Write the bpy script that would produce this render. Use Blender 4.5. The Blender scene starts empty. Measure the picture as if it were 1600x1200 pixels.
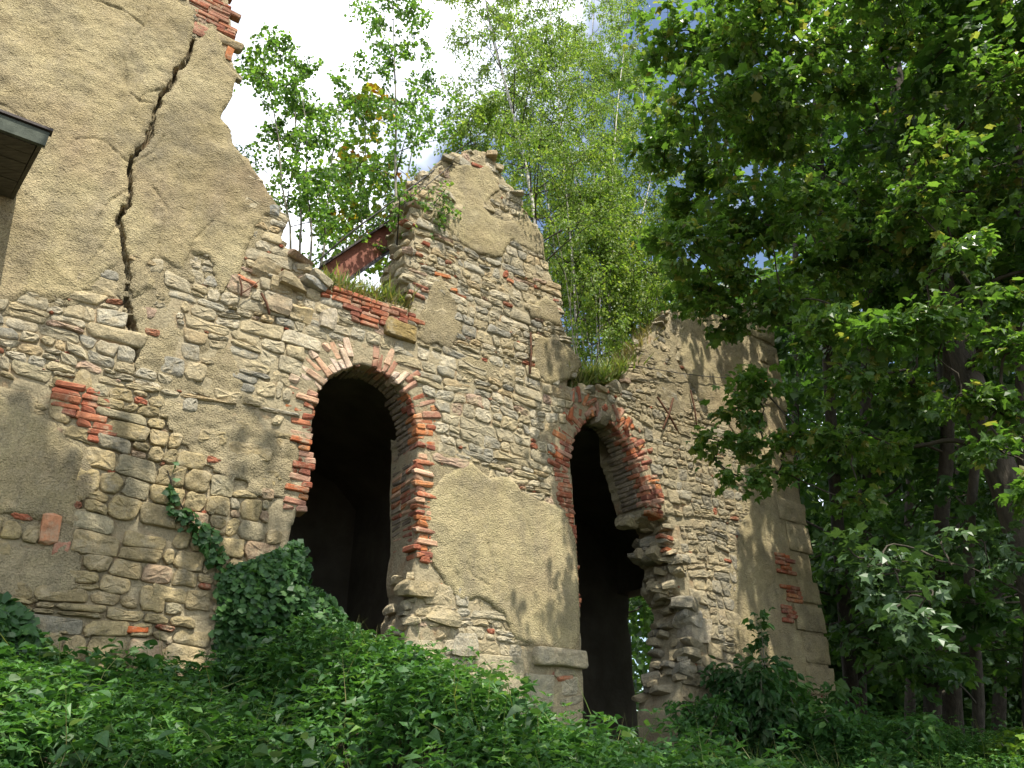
import bpy, math, random
import numpy as np
from mathutils import Vector, Matrix

# ------------------------------------------------------------------ camera, world, sun, exposure
SC = bpy.context.scene
COL = SC.collection
TH = math.radians(26.5)
FPX = 1200.0
CAM = np.array([0.0, 0.0, 1.6])
cam_d = bpy.data.cameras.new('camera')
cam_d.sensor_width = 36.0
cam_d.lens = FPX / 1600.0 * 36.0
cam_d.clip_start = 0.05
cam_d.clip_end = 2000.0
cam = bpy.data.objects.new('camera', cam_d)
cam.location = CAM
cam.rotation_euler = (math.pi / 2 + TH, 0, 0)
COL.objects.link(cam)
SC.camera = cam

SUN_EL = math.radians(63)
SUN_AZ = math.radians(150)          # clockwise from +Y seen from above
SV = Vector((math.sin(SUN_AZ) * math.cos(SUN_EL), math.cos(SUN_AZ) * math.cos(SUN_EL), math.sin(SUN_EL)))

world = bpy.data.worlds.new('World')
SC.world = world
world.use_nodes = True
wt = world.node_tree
wt.nodes.clear()
w_out = wt.nodes.new('ShaderNodeOutputWorld')
w_bg = wt.nodes.new('ShaderNodeBackground')
w_bg.inputs['Strength'].default_value = 0.11
w_sky = wt.nodes.new('ShaderNodeTexSky')
w_sky.sky_type = 'NISHITA'
w_sky.sun_disc = False
w_sky.sun_elevation = SUN_EL
w_sky.sun_rotation = SUN_AZ
w_sky.air_density = 1.0
w_sky.dust_density = 0.4
w_tc = wt.nodes.new('ShaderNodeTexCoord')
w_n = wt.nodes.new('ShaderNodeTexNoise')
w_n.inputs['Scale'].default_value = 1.8
w_n.inputs['Detail'].default_value = 6.0
w_n.inputs['Roughness'].default_value = 0.55
w_map = wt.nodes.new('ShaderNodeMapping')
w_map.inputs['Location'].default_value = (2.0, 3.2, 1.7)
w_r = wt.nodes.new('ShaderNodeValToRGB')
w_r.color_ramp.elements[0].color = (.01, .01, .01, 1)
w_r.color_ramp.elements[0].position = 0.45
w_r.color_ramp.elements[1].position = 0.62
w_m = wt.nodes.new('ShaderNodeMixRGB')
w_m.inputs['Color2'].default_value = (19.0, 19.2, 19.5, 1)
wt.links.new(w_tc.outputs['Generated'], w_map.inputs['Vector'])
wt.links.new(w_map.outputs['Vector'], w_n.inputs['Vector'])
wt.links.new(w_n.outputs['Fac'], w_r.inputs['Fac'])
wt.links.new(w_r.outputs['Color'], w_m.inputs['Fac'])
wt.links.new(w_sky.outputs['Color'], w_m.inputs['Color1'])
wt.links.new(w_m.outputs['Color'], w_bg.inputs['Color'])
wt.links.new(w_bg.outputs['Background'], w_out.inputs['Surface'])

sun_d = bpy.data.lights.new('sun', 'SUN')
sun_d.energy = 4.6
sun_d.angle = math.radians(0.53)
sun_d.color = (1.0, 0.94, 0.82)
sun = bpy.data.objects.new('sun', sun_d)
sun.location = (10, -10, 30)
sun.rotation_euler = SV.to_track_quat('Z', 'Y').to_euler()
COL.objects.link(sun)

SC.view_settings.view_transform = 'Standard'
SC.view_settings.look = 'None'
SC.view_settings.gamma = 1.0
SC.view_settings.use_curve_mapping = False
SC.view_settings.exposure = 0.85
SC.cycles.max_bounces = 6
SC.cycles.transparent_max_bounces = 4
SC.cycles.use_denoising = True

# ------------------------------------------------------------------ frames and projection helpers
FW = np.array([0, math.cos(TH), math.sin(TH)])
UPV = np.array([0, -math.sin(TH), math.cos(TH)])
A35 = math.radians(35)
DV = np.array([math.cos(A35), math.sin(A35), 0.0])      # along the facade
NV = np.array([math.sin(A35), -math.cos(A35), 0.0])     # out of the facade
DIST = 8.5
P0 = -NV * DIST                                          # wall frame origin (u = 0)
R = random.Random(7)
NR = np.random.RandomState(11)

def ray(px, py, t):
    return CAM + t * (FW + (px - 800) / FPX * np.array([1., 0, 0]) - (py - 600) / FPX * UPV)

def W(px, py, o=0.0):
    """photo pixel -> (u, z) on the plane o metres in front of the facade"""
    dr = FW + (px - 800) / FPX * np.array([1., 0, 0]) - (py - 600) / FPX * UPV
    t = (DIST - o) / -(dr @ NV)
    P = CAM + t * dr
    return np.array([P @ DV, P[2]])

def WP(pts, o=0.0):
    return np.array([W(x, y, o) for x, y in pts])

def world_pt(u, o, z):
    return P0 + DV * u + NV * o + np.array([0, 0, z])

def wpx(px, py, o):
    u, z = W(px, py, o)
    return world_pt(u, o, z)

def to_uo(P):
    P = np.asarray(P)
    q = P - P0
    return q @ DV, q @ NV

# ------------------------------------------------------------------ noise
def _h(ix, iy, iz, s):
    with np.errstate(over='ignore'):
        h = (ix.astype(np.uint32) * np.uint32(374761393) + iy.astype(np.uint32) * np.uint32(668265263)
             + iz.astype(np.uint32) * np.uint32(2246822519) + np.uint32(s * 3266489917 & 0xffffffff))
        h = (h ^ (h >> np.uint32(13))) * np.uint32(1274126177)
        h = h ^ (h >> np.uint32(16))
    return (h & np.uint32(0xffffff)).astype(np.float64) / 0xffffff

def vnoise(x, y, z=None, s=0):
    x = np.asarray(x, float); y = np.asarray(y, float)
    z = np.zeros_like(x) if z is None else np.asarray(z, float)
    fx, fy, fz = np.floor(x), np.floor(y), np.floor(z)
    ix, iy, iz = fx.astype(np.int64), fy.astype(np.int64), fz.astype(np.int64)
    tx, ty, tz = x - fx, y - fy, z - fz
    tx = tx * tx * (3 - 2 * tx); ty = ty * ty * (3 - 2 * ty); tz = tz * tz * (3 - 2 * tz)
    r = 0
    for a in (0, 1):
        for b in (0, 1):
            for c in (0, 1):
                w = (tx if a else 1 - tx) * (ty if b else 1 - ty) * (tz if c else 1 - tz)
                r = r + w * _h(ix + a, iy + b, iz + c, s)
    return r * 2 - 1

def fbm(x, y, z=None, o=4, s=0):
    r = 0; a = 1.0; f = 1.0; t = 0
    for k in range(o):
        r = r + a * vnoise(np.asarray(x) * f, np.asarray(y) * f, None if z is None else np.asarray(z) * f, s + k)
        t += a; a *= .5; f *= 2.03
    return r / t

def nrm(v): return v / np.maximum(np.linalg.norm(v, axis=-1, keepdims=True), 1e-9)

def sd_poly(P, poly):
    """signed distance, positive inside"""
    P = np.asarray(P, float); n = len(poly)
    d = np.full(len(P), 1e9); ins = np.zeros(len(P), bool)
    for i in range(n):
        a = poly[i]; b = poly[(i + 1) % n]
        e = b - a; w = P - a
        t = np.clip((w @ e) / max(e @ e, 1e-12), 0, 1)
        q = w - t[:, None] * e
        d = np.minimum(d, (q * q).sum(1))
        c = (a[1] > P[:, 1]) != (b[1] > P[:, 1])
        with np.errstate(divide='ignore', invalid='ignore'):
            xi = (b[0] - a[0]) * (P[:, 1] - a[1]) / (b[1] - a[1] if b[1] != a[1] else 1e-12) + a[0]
        ins ^= c & (P[:, 0] < xi)
    d = np.sqrt(d)
    return np.where(ins, d, -d)

def d_line(P, line):
    P = np.asarray(P, float)
    d = np.full(len(P), 1e9); tt = np.zeros(len(P))
    n = len(line) - 1
    for i in range(n):
        a = line[i]; b = line[i + 1]; e = b - a; w = P - a
        t = np.clip((w @ e) / max(e @ e, 1e-12), 0, 1)
        q = w - t[:, None] * e
        dd = np.sqrt((q * q).sum(1))
        m = dd < d
        d = np.where(m, dd, d); tt = np.where(m, (i + t) / n, tt)
    return d, tt

def inside(p, poly):
    return sd_poly(np.array([p]), poly)[0]

def resample(path, step):
    path = np.asarray(path, float)
    s = np.concatenate([[0], np.cumsum(np.linalg.norm(np.diff(path, axis=0), axis=1))])
    n = max(2, int(round(s[-1] / step)) + 1)
    q = np.linspace(0, s[-1], n)
    return np.stack([np.interp(q, s, path[:, k]) for k in range(path.shape[1])], 1)

def smooth_path(path, it=2):
    p = np.asarray(path, float)
    for _ in range(it):
        q = [p[0]]
        for i in range(len(p) - 1):
            q.append(p[i] * .75 + p[i + 1] * .25); q.append(p[i] * .25 + p[i + 1] * .75)
        q.append(p[-1]); p = np.array(q)
    return p

# ------------------------------------------------------------------ mesh helpers
def mesh(name, V, Fs, smooth=True, cols=None):
    """Fs: list of int arrays (n,3) / (n,4)"""
    me = bpy.data.meshes.new(name)
    V = np.asarray(V, np.float32).reshape(-1, 3)
    if not isinstance(Fs, (list, tuple)): Fs = [Fs]
    Fs = [np.asarray(f, np.int32) for f in Fs if len(f)]
    me.vertices.add(len(V)); me.vertices.foreach_set('co', V.ravel())
    nl = sum(f.size for f in Fs); nf = sum(len(f) for f in Fs)
    me.loops.add(nl); me.loops.foreach_set('vertex_index', np.concatenate([f.ravel() for f in Fs]))
    sizes = np.concatenate([np.full(len(f), f.shape[1], np.int32) for f in Fs])
    st = np.concatenate([[0], np.cumsum(sizes)[:-1]]).astype(np.int32)
    me.polygons.add(nf); me.polygons.foreach_set('loop_start', st)
    me.polygons.foreach_set('use_smooth', np.full(nf, smooth, bool) if np.isscalar(smooth) else smooth)
    me.update(calc_edges=True)
    if cols is not None:
        ca = me.color_attributes.new('tint', 'FLOAT_COLOR', 'POINT')
        c4 = np.ones((len(V), 4), np.float32); c4[:, :3] = cols
        ca.data.foreach_set('color', c4.ravel())
    return me

def obj(name, me, mat=None, parent=None, label=None, cat=None, group=None, kind=None):
    o = bpy.data.objects.new(name, me)
    COL.objects.link(o)
    if mat is not None and me is not None and len(me.materials) == 0: me.materials.append(mat)
    if parent is not None: o.parent = parent
    tag(o, label, cat, group, kind)
    return o

def tag(o, label=None, cat=None, group=None, kind=None):
    if label: o['label'] = label
    if cat: o['category'] = cat
    if group: o['group'] = group
    if kind: o['kind'] = kind
    return o

def empty(name, loc=(0, 0, 0), rz=0.0, **k):
    o = bpy.data.objects.new(name, None)
    o.location = loc; o.rotation_euler = (0, 0, rz)
    o.empty_display_size = .2
    COL.objects.link(o)
    return tag(o, **k)

class MB:
    def __init__(s): s.v = []; s.f3 = []; s.f4 = []; s.c = []; s.n = 0
    def add(s, V, F, col=None):
        V = np.asarray(V, float).reshape(-1, 3); F = np.asarray(F)
        (s.f3 if F.shape[1] == 3 else s.f4).append(F + s.n)
        s.v.append(V); s.c.append(np.tile(np.asarray(col if col is not None else (1, 1, 1), float), (len(V), 1)))
        s.n += len(V)
    def box(s, lo, hi, col=None, B=None, org=None):
        x0, y0, z0 = lo; x1, y1, z1 = hi
        V = np.array([[x0, y0, z0], [x1, y0, z0], [x1, y1, z0], [x0, y1, z0], [x0, y0, z1], [x1, y0, z1], [x1, y1, z1], [x0, y1, z1]], float)
        if B is not None: V = V @ np.asarray(B).T
        if org is not None: V = V + org
        s.add(V, [[0, 3, 2, 1], [4, 5, 6, 7], [0, 1, 5, 4], [1, 2, 6, 5], [2, 3, 7, 6], [3, 0, 4, 7]], col)
    def tube(s, P, rad, k=6, col=None):
        P = np.asarray(P, float); n = len(P)
        rad = np.broadcast_to(np.asarray(rad, float), (n,))
        T = np.gradient(P, axis=0); T /= np.maximum(np.linalg.norm(T, axis=1, keepdims=True), 1e-9)
        ref = np.array([0, 0, 1.0]) if abs(T[:, 2]).mean() < .8 else np.array([1.0, 0, 0])
        X = np.cross(T, ref); X /= np.maximum(np.linalg.norm(X, axis=1, keepdims=True), 1e-9)
        Y = np.cross(T, X)
        a = np.arange(k) * 2 * math.pi / k
        V = P[:, None] + rad[:, None, None] * (np.cos(a)[None, :, None] * X[:, None] + np.sin(a)[None, :, None] * Y[:, None])
        V = V.reshape(-1, 3)
        i = np.arange(n - 1)[:, None] * k; j = np.arange(k)[None]
        j2 = (j + 1) % k
        F = np.stack([i + j, i + j2, i + k + j2, i + k + j], -1).reshape(-1, 4)
        s.add(V, F, col)
        s.add(np.array([P[-1] + T[-1] * rad[-1]]), np.zeros((0, 3), int), col)
        b = s.n - 1; base = b - k
        s.f3.append(np.array([[base + q, base + (q + 1) % k, b] for q in range(k)]))
    def mesh(s, name, smooth=True, col=True):
        F = []
        if s.f3: F.append(np.concatenate(s.f3))
        if s.f4: F.append(np.concatenate(s.f4))
        return mesh(name, np.concatenate(s.v), F, smooth, np.concatenate(s.c) if col else None)

# ------------------------------------------------------------------ materials
def nodemat(name):
    m = bpy.data.materials.new(name); m.use_nodes = True
    nt = m.node_tree; nt.nodes.clear()
    out = nt.nodes.new('ShaderNodeOutputMaterial')
    return m, nt, out
def N(nt, t, **kw):
    n = nt.nodes.new('ShaderNode' + t)
    for k, v in kw.items():
        if k in n.inputs: n.inputs[k].default_value = v
        else: setattr(n, k, v)
    return n
def noise(nt, vec, scale, detail=5, rough=.6):
    n = N(nt, 'TexNoise'); n.inputs['Scale'].default_value = scale
    n.inputs['Detail'].default_value = detail; n.inputs['Roughness'].default_value = rough
    nt.links.new(vec, n.inputs['Vector']); return n.outputs['Fac']
def ramp(nt, fac, stops):
    r = N(nt, 'ValToRGB'); cr = r.color_ramp
    while len(cr.elements) < len(stops): cr.elements.new(.5)
    for e, (p, c) in zip(cr.elements, stops):
        e.position = p; e.color = (*c, 1) if len(c) == 3 else c
    nt.links.new(fac, r.inputs['Fac']); return r.outputs['Color']
def mix(nt, fac, a, b, mode='MIX'):
    m = N(nt, 'MixRGB', blend_type=mode)
    for s, v in (('Fac', fac), ('Color1', a), ('Color2', b)):
        if hasattr(v, 'is_output'): nt.links.new(v, m.inputs[s])
        elif isinstance(v, (int, float)): m.inputs[s].default_value = v
        else: m.inputs[s].default_value = (*v, 1)
    return m.outputs['Color']
def bump(nt, h, strength, dist, prev=None):
    b = N(nt, 'Bump'); b.inputs['Strength'].default_value = strength; b.inputs['Distance'].default_value = dist
    nt.links.new(h, b.inputs['Height'])
    if prev is not None: nt.links.new(prev, b.inputs['Normal'])
    return b.outputs['Normal']
def finish(nt, out, col, rough=.9, normal=None, spec=.2):
    p = N(nt, 'BsdfPrincipled')
    if hasattr(col, 'is_output'): nt.links.new(col, p.inputs['Base Color'])
    else: p.inputs['Base Color'].default_value = (*col, 1)
    p.inputs['Roughness'].default_value = rough
    p.inputs['Specular IOR Level'].default_value = spec
    if normal is not None: nt.links.new(normal, p.inputs['Normal'])
    nt.links.new(p.outputs[0], out.inputs['Surface'])
    return p
def pos(nt): return N(nt, 'NewGeometry').outputs['Position']

def mat_plaster(name, c1, c2, c3, coarse=1.0):
    m, nt, out = nodemat(name); P = pos(nt)
    big = noise(nt, P, .9, 5); mid = noise(nt, P, 3.5, 6, .65); fine = noise(nt, P, 45, 4, .7)
    c = ramp(nt, big, [(.34, c1), (.5, c2), (.64, c3)])
    sm = N(nt, 'Mapping'); sm.inputs['Scale'].default_value = (3.2, 3.2, .45); nt.links.new(P, sm.inputs['Vector'])
    streak = noise(nt, sm.outputs['Vector'], 1.3, 6, .65)
    c = mix(nt, ramp(nt, streak, [(.5, (0, 0, 0)), (.68, (.6, .6, .6))]), c, (.235, .20, .135))
    c = mix(nt, ramp(nt, mid, [(.35, (0, 0, 0)), (.7, (1, 1, 1))]), c, mix(nt, .5, c, (.46, .37, .22)))
    st = noise(nt, P, 1.7, 8, .7)
    c = mix(nt, ramp(nt, st, [(.46, (0, 0, 0)), (.7, (.7, .7, .7))]), c, (.19, .165, .115))
    c = mix(nt, ramp(nt, noise(nt, P, 5.5, 7, .75), [(.54, (0, 0, 0)), (.72, (.6, .6, .6))]), c, (.42, .36, .245))
    c = mix(nt, ramp(nt, noise(nt, P, .55, 4, .5), [(.55, (0, 0, 0)), (.72, (.45, .45, .45))]), c, (.30, .205, .13))
    c = mix(nt, .6, c, mix(nt, 1, c, ramp(nt, fine, [(.3, (.55, .55, .55)), (.7, (1.25, 1.25, 1.25))]), 'MULTIPLY'))
    v = N(nt, 'TexVoronoi'); v.inputs['Scale'].default_value = 55
    nt.links.new(P, v.inputs['Vector'])
    n1 = bump(nt, noise(nt, P, 6, 7, .7), .75 * coarse, .09)
    n2 = bump(nt, v.outputs['Distance'], .8 * coarse, .016, n1)
    n3 = bump(nt, fine, .8 * coarse, .018, n2)
    finish(nt, out, c, .95, n3, .1); return m

def mat_stone(name, attr):
    m, nt, out = nodemat(name); P = pos(nt)
    if attr: src = N(nt, 'Attribute', attribute_name='tint').outputs['Color']
    else: src = N(nt, 'ObjectInfo').outputs['Color']
    mid = noise(nt, P, 9, 6, .65); fine = noise(nt, P, 50, 5, .7); sp = noise(nt, P, 4, 7, .7)
    c = mix(nt, 1, src, ramp(nt, mid, [(.28, (.6, .6, .6)), (.5, (1, 1, 1)), (.72, (1.3, 1.25, 1.15))]), 'MULTIPLY')
    c = mix(nt, ramp(nt, sp, [(.56, (0, 0, 0)), (.7, (.5, .5, .5))]), c, (.33, .31, .25))
    c = mix(nt, ramp(nt, noise(nt, P, 2.2, 6, .7), [(.58, (0, 0, 0)), (.75, (.45, .45, .45))]), c, (.13, .12, .07))
    c = mix(nt, ramp(nt, noise(nt, P, 4.6, 7, .75), [(.5, (0, 0, 0)), (.62, (.75, .75, .75))]), c, (.42, .35, .225))
    c = mix(nt, .5, c, mix(nt, 1, c, ramp(nt, fine, [(.3, (.55, .55, .55)), (.7, (1.25, 1.25, 1.25))]), 'MULTIPLY'))
    n1 = bump(nt, noise(nt, P, 14, 6, .7), .9, .06)
    n2 = bump(nt, fine, .7, .014, n1)
    finish(nt, out, c, .92, n2, .15); return m

def mat_mortar():
    m, nt, out = nodemat('mortar'); P = pos(nt)
    c = ramp(nt, noise(nt, P, 1.6, 6, .6), [(.3, (.31, .26, .165)), (.5, (.40, .34, .22)), (.7, (.43, .345, .22))])
    c = mix(nt, ramp(nt, noise(nt, P, 3.1, 5), [(.55, (0, 0, 0)), (.72, (.6, .6, .6))]), c, (.36, .20, .10))
    fine = noise(nt, P, 38, 5, .75)
    c = mix(nt, .5, c, mix(nt, 1, c, ramp(nt, fine, [(.3, (.5, .5, .5)), (.7, (1.3, 1.3, 1.3))]), 'MULTIPLY'))
    n1 = bump(nt, noise(nt, P, 12, 7, .7), .9, .07)
    n2 = bump(nt, fine, .7, .015, n1)
    finish(nt, out, c, .95, n2, .1); return m

def mat_brick(attr=False):
    m, nt, out = nodemat('brick_fill' if attr else 'brick'); P = pos(nt)
    src = N(nt, 'Attribute', attribute_name='tint').outputs['Color'] if attr else N(nt, 'ObjectInfo').outputs['Color']
    c = mix(nt, 1, src, ramp(nt, noise(nt, P, 11, 6, .7), [(.28, (.6, .56, .52)), (.5, (1, 1, 1)), (.75, (1.25, 1.2, 1.15))]), 'MULTIPLY')
    c = mix(nt, ramp(nt, noise(nt, P, 6, 7, .75), [(.49, (0, 0, 0)), (.66, (.8, .8, .8))]), c, (.42, .33, .22))
    c = mix(nt, ramp(nt, noise(nt, P, 3.5, 6, .7), [(.6, (0, 0, 0)), (.75, (.6, .6, .6))]), c, (.10, .07, .045))
    n1 = bump(nt, noise(nt, P, 20, 6, .75), .8, .03)
    n2 = bump(nt, noise(nt, P, 70, 4, .7), .5, .008, n1)
    finish(nt, out, c, .93, n2, .15); return m

def mat_leaf(name, stops, trans=.4, rough=.45, spec=.35, tcol=None):
    m, nt, out = nodemat(name)
    g = N(nt, 'NewGeometry')
    rnd = g.outputs['Random Per Island']
    c = ramp(nt, rnd, stops)
    c = mix(nt, .6, c, mix(nt, 1, c, ramp(nt, noise(nt, g.outputs['Position'], 1.2, 3), [(.3, (.6, .68, .6)), (.7, (1.25, 1.2, 1.1))]), 'MULTIPLY'))
    p = N(nt, 'BsdfPrincipled'); p.inputs['Roughness'].default_value = rough
    p.inputs['Specular IOR Level'].default_value = spec
    nt.links.new(c, p.inputs['Base Color'])
    t = N(nt, 'BsdfTranslucent')
    tc = mix(nt, 1, c, tcol or (1.6, 1.7, .7), 'MULTIPLY')
    nt.links.new(tc, t.inputs['Color'])
    ms = N(nt, 'MixShader'); ms.inputs['Fac'].default_value = trans
    nt.links.new(p.outputs[0], ms.inputs[1]); nt.links.new(t.outputs[0], ms.inputs[2])
    nt.links.new(ms.outputs[0], out.inputs['Surface'])
    return m

def mat_simple(name, c1, c2, scale=8, rough=.8, bs=.5, bd=.02, stretch=None, spec=.25):
    m, nt, out = nodemat(name); P = pos(nt)
    if stretch:
        mp = N(nt, 'Mapping'); mp.inputs['Scale'].default_value = stretch
        nt.links.new(P, mp.inputs['Vector']); P = mp.outputs['Vector']
    f = noise(nt, P, scale, 6, .65)
    c = ramp(nt, f, [(.32, c1), (.68, c2)])
    n1 = bump(nt, noise(nt, P, scale * 2.2, 6, .7), bs, bd)
    finish(nt, out, c, rough, n1, spec); return m

def mat_birch():
    m, nt, out = nodemat('birch_bark'); P = pos(nt)
    mp = N(nt, 'Mapping'); mp.inputs['Scale'].default_value = (6, 6, 22); nt.links.new(P, mp.inputs['Vector'])
    c = ramp(nt, noise(nt, mp.outputs['Vector'], 1.0, 4), [(.38, (.05, .045, .04)), (.47, (.45, .42, .37)), (.75, (.62, .59, .53))])
    finish(nt, out, c, .7, None, .3); return m

M = {}
M['plaster'] = mat_plaster('plaster', (.295, .242, .133), (.40, .333, .185), (.47, .40, .232))
M['plaster_panel'] = mat_plaster('plaster_panel', (.36, .30, .165), (.43, .365, .205), (.49, .42, .245), .9)
M['plaster_coat'] = mat_plaster('plaster_coat', (.305, .252, .15), (.37, .31, .185), (.43, .365, .225), 1.2)
M['stone'] = mat_stone('stone', False)
M['stone_fill'] = mat_stone('stone_fill', True)
M['mortar'] = mat_mortar()
M['brick'] = mat_brick(); M['brick_fill'] = mat_brick(True)
M['iron'] = mat_simple('rusty_iron', (.06, .03, .018), (.16, .07, .035), 20, .8)
M['wood_dark'] = mat_simple('weathered_wood', (.05, .045, .035), (.12, .11, .085), 3, .85, .5, .01, (2, 14, 14))
M['fascia'] = mat_simple('painted_fascia', (.05, .058, .048), (.10, .112, .09), 6, .9, .5, .02, None, .08)
M['cable'] = mat_simple('cable_rubber', (.03, .03, .028), (.06, .055, .05), 30, .6)
M['redsteel'] = mat_simple('red_oxide_paint', (.16, .055, .035), (.27, .11, .075), 5, .75)
M['darksteel'] = mat_simple('dark_flange', (.035, .03, .03), (.07, .055, .05), 7, .7)
M['inner_shade'] = mat_simple('shade_dark_plaster', (.09, .08, .06), (.16, .14, .105), 1.5, .95, .6, .05)  # dark base colour paints the gloom of the rooms behind the doorways
M['earth'] = mat_simple('soil', (.045, .035, .022), (.10, .08, .05), 3, .95, .8, .06)
M['bark'] = mat_simple('bark', (.028, .024, .018), (.075, .063, .046), 5, .9, .9, .03, (3, 3, .8))
M['stem'] = mat_simple('grey_stem', (.16, .15, .115), (.30, .28, .22), 9, .8, .3, .01, (2, 2, .6))
M['twig'] = mat_simple('twig', (.03, .026, .018), (.07, .058, .04), 9, .8)
M['birch'] = mat_birch()
M['terracotta'] = mat_simple('terracotta', (.38, .17, .085), (.47, .22, .11), 9, .85, .3, .01)
g = (.035, .085, .018)
M['maple'] = mat_leaf('maple_leaf', [(0, (.06, .125, .03)), (.5, (.09, .17, .04)), (.88, (.13, .21, .052)), (1, (.22, .20, .07))], .52, .36, .5)
M['sapling_leaf'] = mat_leaf('sapling_leaf', [(0, (.045, .09, .036)), (1, (.075, .13, .052))], .25, .42, .4)
M['wood_leaf'] = mat_leaf('wood_leaf', [(0, (.032, .075, .02)), (.6, (.05, .11, .027)), (1, (.085, .15, .036))], .42)
M['birch_leaf'] = mat_leaf('birch_leaf', [(0, (.11, .19, .04)), (.6, (.18, .265, .06)), (1, (.28, .33, .10))], .52)
M['aspen_leaf'] = mat_leaf('aspen_leaf', [(0, (.065, .14, .036)), (.6, (.11, .205, .05)), (1, (.18, .26, .07))], .52)
M['yellow_leaf'] = mat_leaf('yellow_leaf', [(0, (.12, .19, .03)), (.7, (.2, .24, .035)), (.88, (.32, .22, .03)), (1, (.36, .13, .03))], .5)
M['nettle'] = mat_leaf('nettle_leaf', [(0, (.040, .105, .030)), (.5, (.062, .155, .040)), (.9, (.095, .205, .055)), (1, (.15, .25, .07))], .36, .45)
M['ivy'] = mat_leaf('ivy_leaf', [(0, (.024, .068, .02)), (.6, (.042, .11, .03)), (1, (.08, .17, .04))], .28, .45, .35)
M['shrub'] = mat_leaf('shrub_leaf', [(0, (.03, .085, .024)), (.7, (.05, .125, .035)), (1, (.14, .19, .11))], .32, .5)
M['lime'] = mat_leaf('lime_leaf', [(0, (.12, .22, .03)), (1, (.2, .3, .045))], .4)
M['grass'] = mat_leaf('grass_blade', [(0, (.11, .17, .04)), (.6, (.16, .20, .06)), (1, (.28, .24, .11))], .45)
M['dry_grass'] = mat_leaf('dry_grass', [(0, (.15, .13, .06)), (1, (.26, .21, .11))], .35)

# ------------------------------------------------------------------ terrain
GW_U = [-12, -3, 0, 2.2, 2.9, 3.4, 4.0, 4.6, 5.4, 6.5, 7.7, 9.7, 12, 16, 40]
GW_Z = [2.4, 2.35, 2.18, 2.18, 2.65, 2.65, 2.4, 2.08, 1.78, 1.56, 1.72, 1.6, 1.75, 1.6, 1.6]
def ground_z(x, y):
    x = np.asarray(x, float); y = np.asarray(y, float)
    u = (x - P0[0]) * DV[0] + (y - P0[1]) * DV[1]
    o = (x - P0[0]) * NV[0] + (y - P0[1]) * NV[1]
    t = np.clip((u - 5) / 6, 0, 1); t = t * t * (3 - 2 * t)
    sl = .28 * (1 - t) + .085 * t
    z = np.interp(u, GW_U, GW_Z) - sl * np.clip(o, -1, 11) * (o > 0)
    z = np.where(o > 0, z, np.interp(u, GW_U, GW_Z) * np.exp(np.clip(o, -6, 0) * .4) + 2.0 * (1 - np.exp(np.clip(o, -6, 0) * .4)))
    return z + .07 * fbm(x * .7, y * .7, None, 3, 5)

def build_ground():
    g1 = np.concatenate([[-600, -250, -120, -60, -40, -30], np.arange(-24, 40.1, .5), [46, 60, 90, 150, 300, 600]])
    X, Y = np.meshgrid(g1, g1, indexing='ij')
    Z = ground_z(X.ravel(), Y.ravel())
    V = np.stack([X.ravel(), Y.ravel(), Z], 1)
    n = len(g1); i = np.arange(n - 1)[:, None] * n; j = np.arange(n - 1)[None]
    F = np.stack([i + j, i + n + j, i + n + j + 1, i + j + 1], -1).reshape(-1, 4)
    obj('ground', mesh('ground', V, F), M['earth'], kind='structure', label='dark soil bank rising to the ruin')
build_ground()

# ------------------------------------------------------------------ the ruin: sheets
RUIN = empty('ruined_facade', P0 + np.array([0, 0, 2.0]), A35, label='tall roofless stone and plaster facade with two arched doorways', cat='ruin')
ZB = 2.0     # the empty stands at z = 2; children use local z = z - ZB
def loc(u, o, z): return np.stack([np.asarray(u, float), -np.asarray(o, float), np.asarray(z, float) - ZB], -1)

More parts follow.
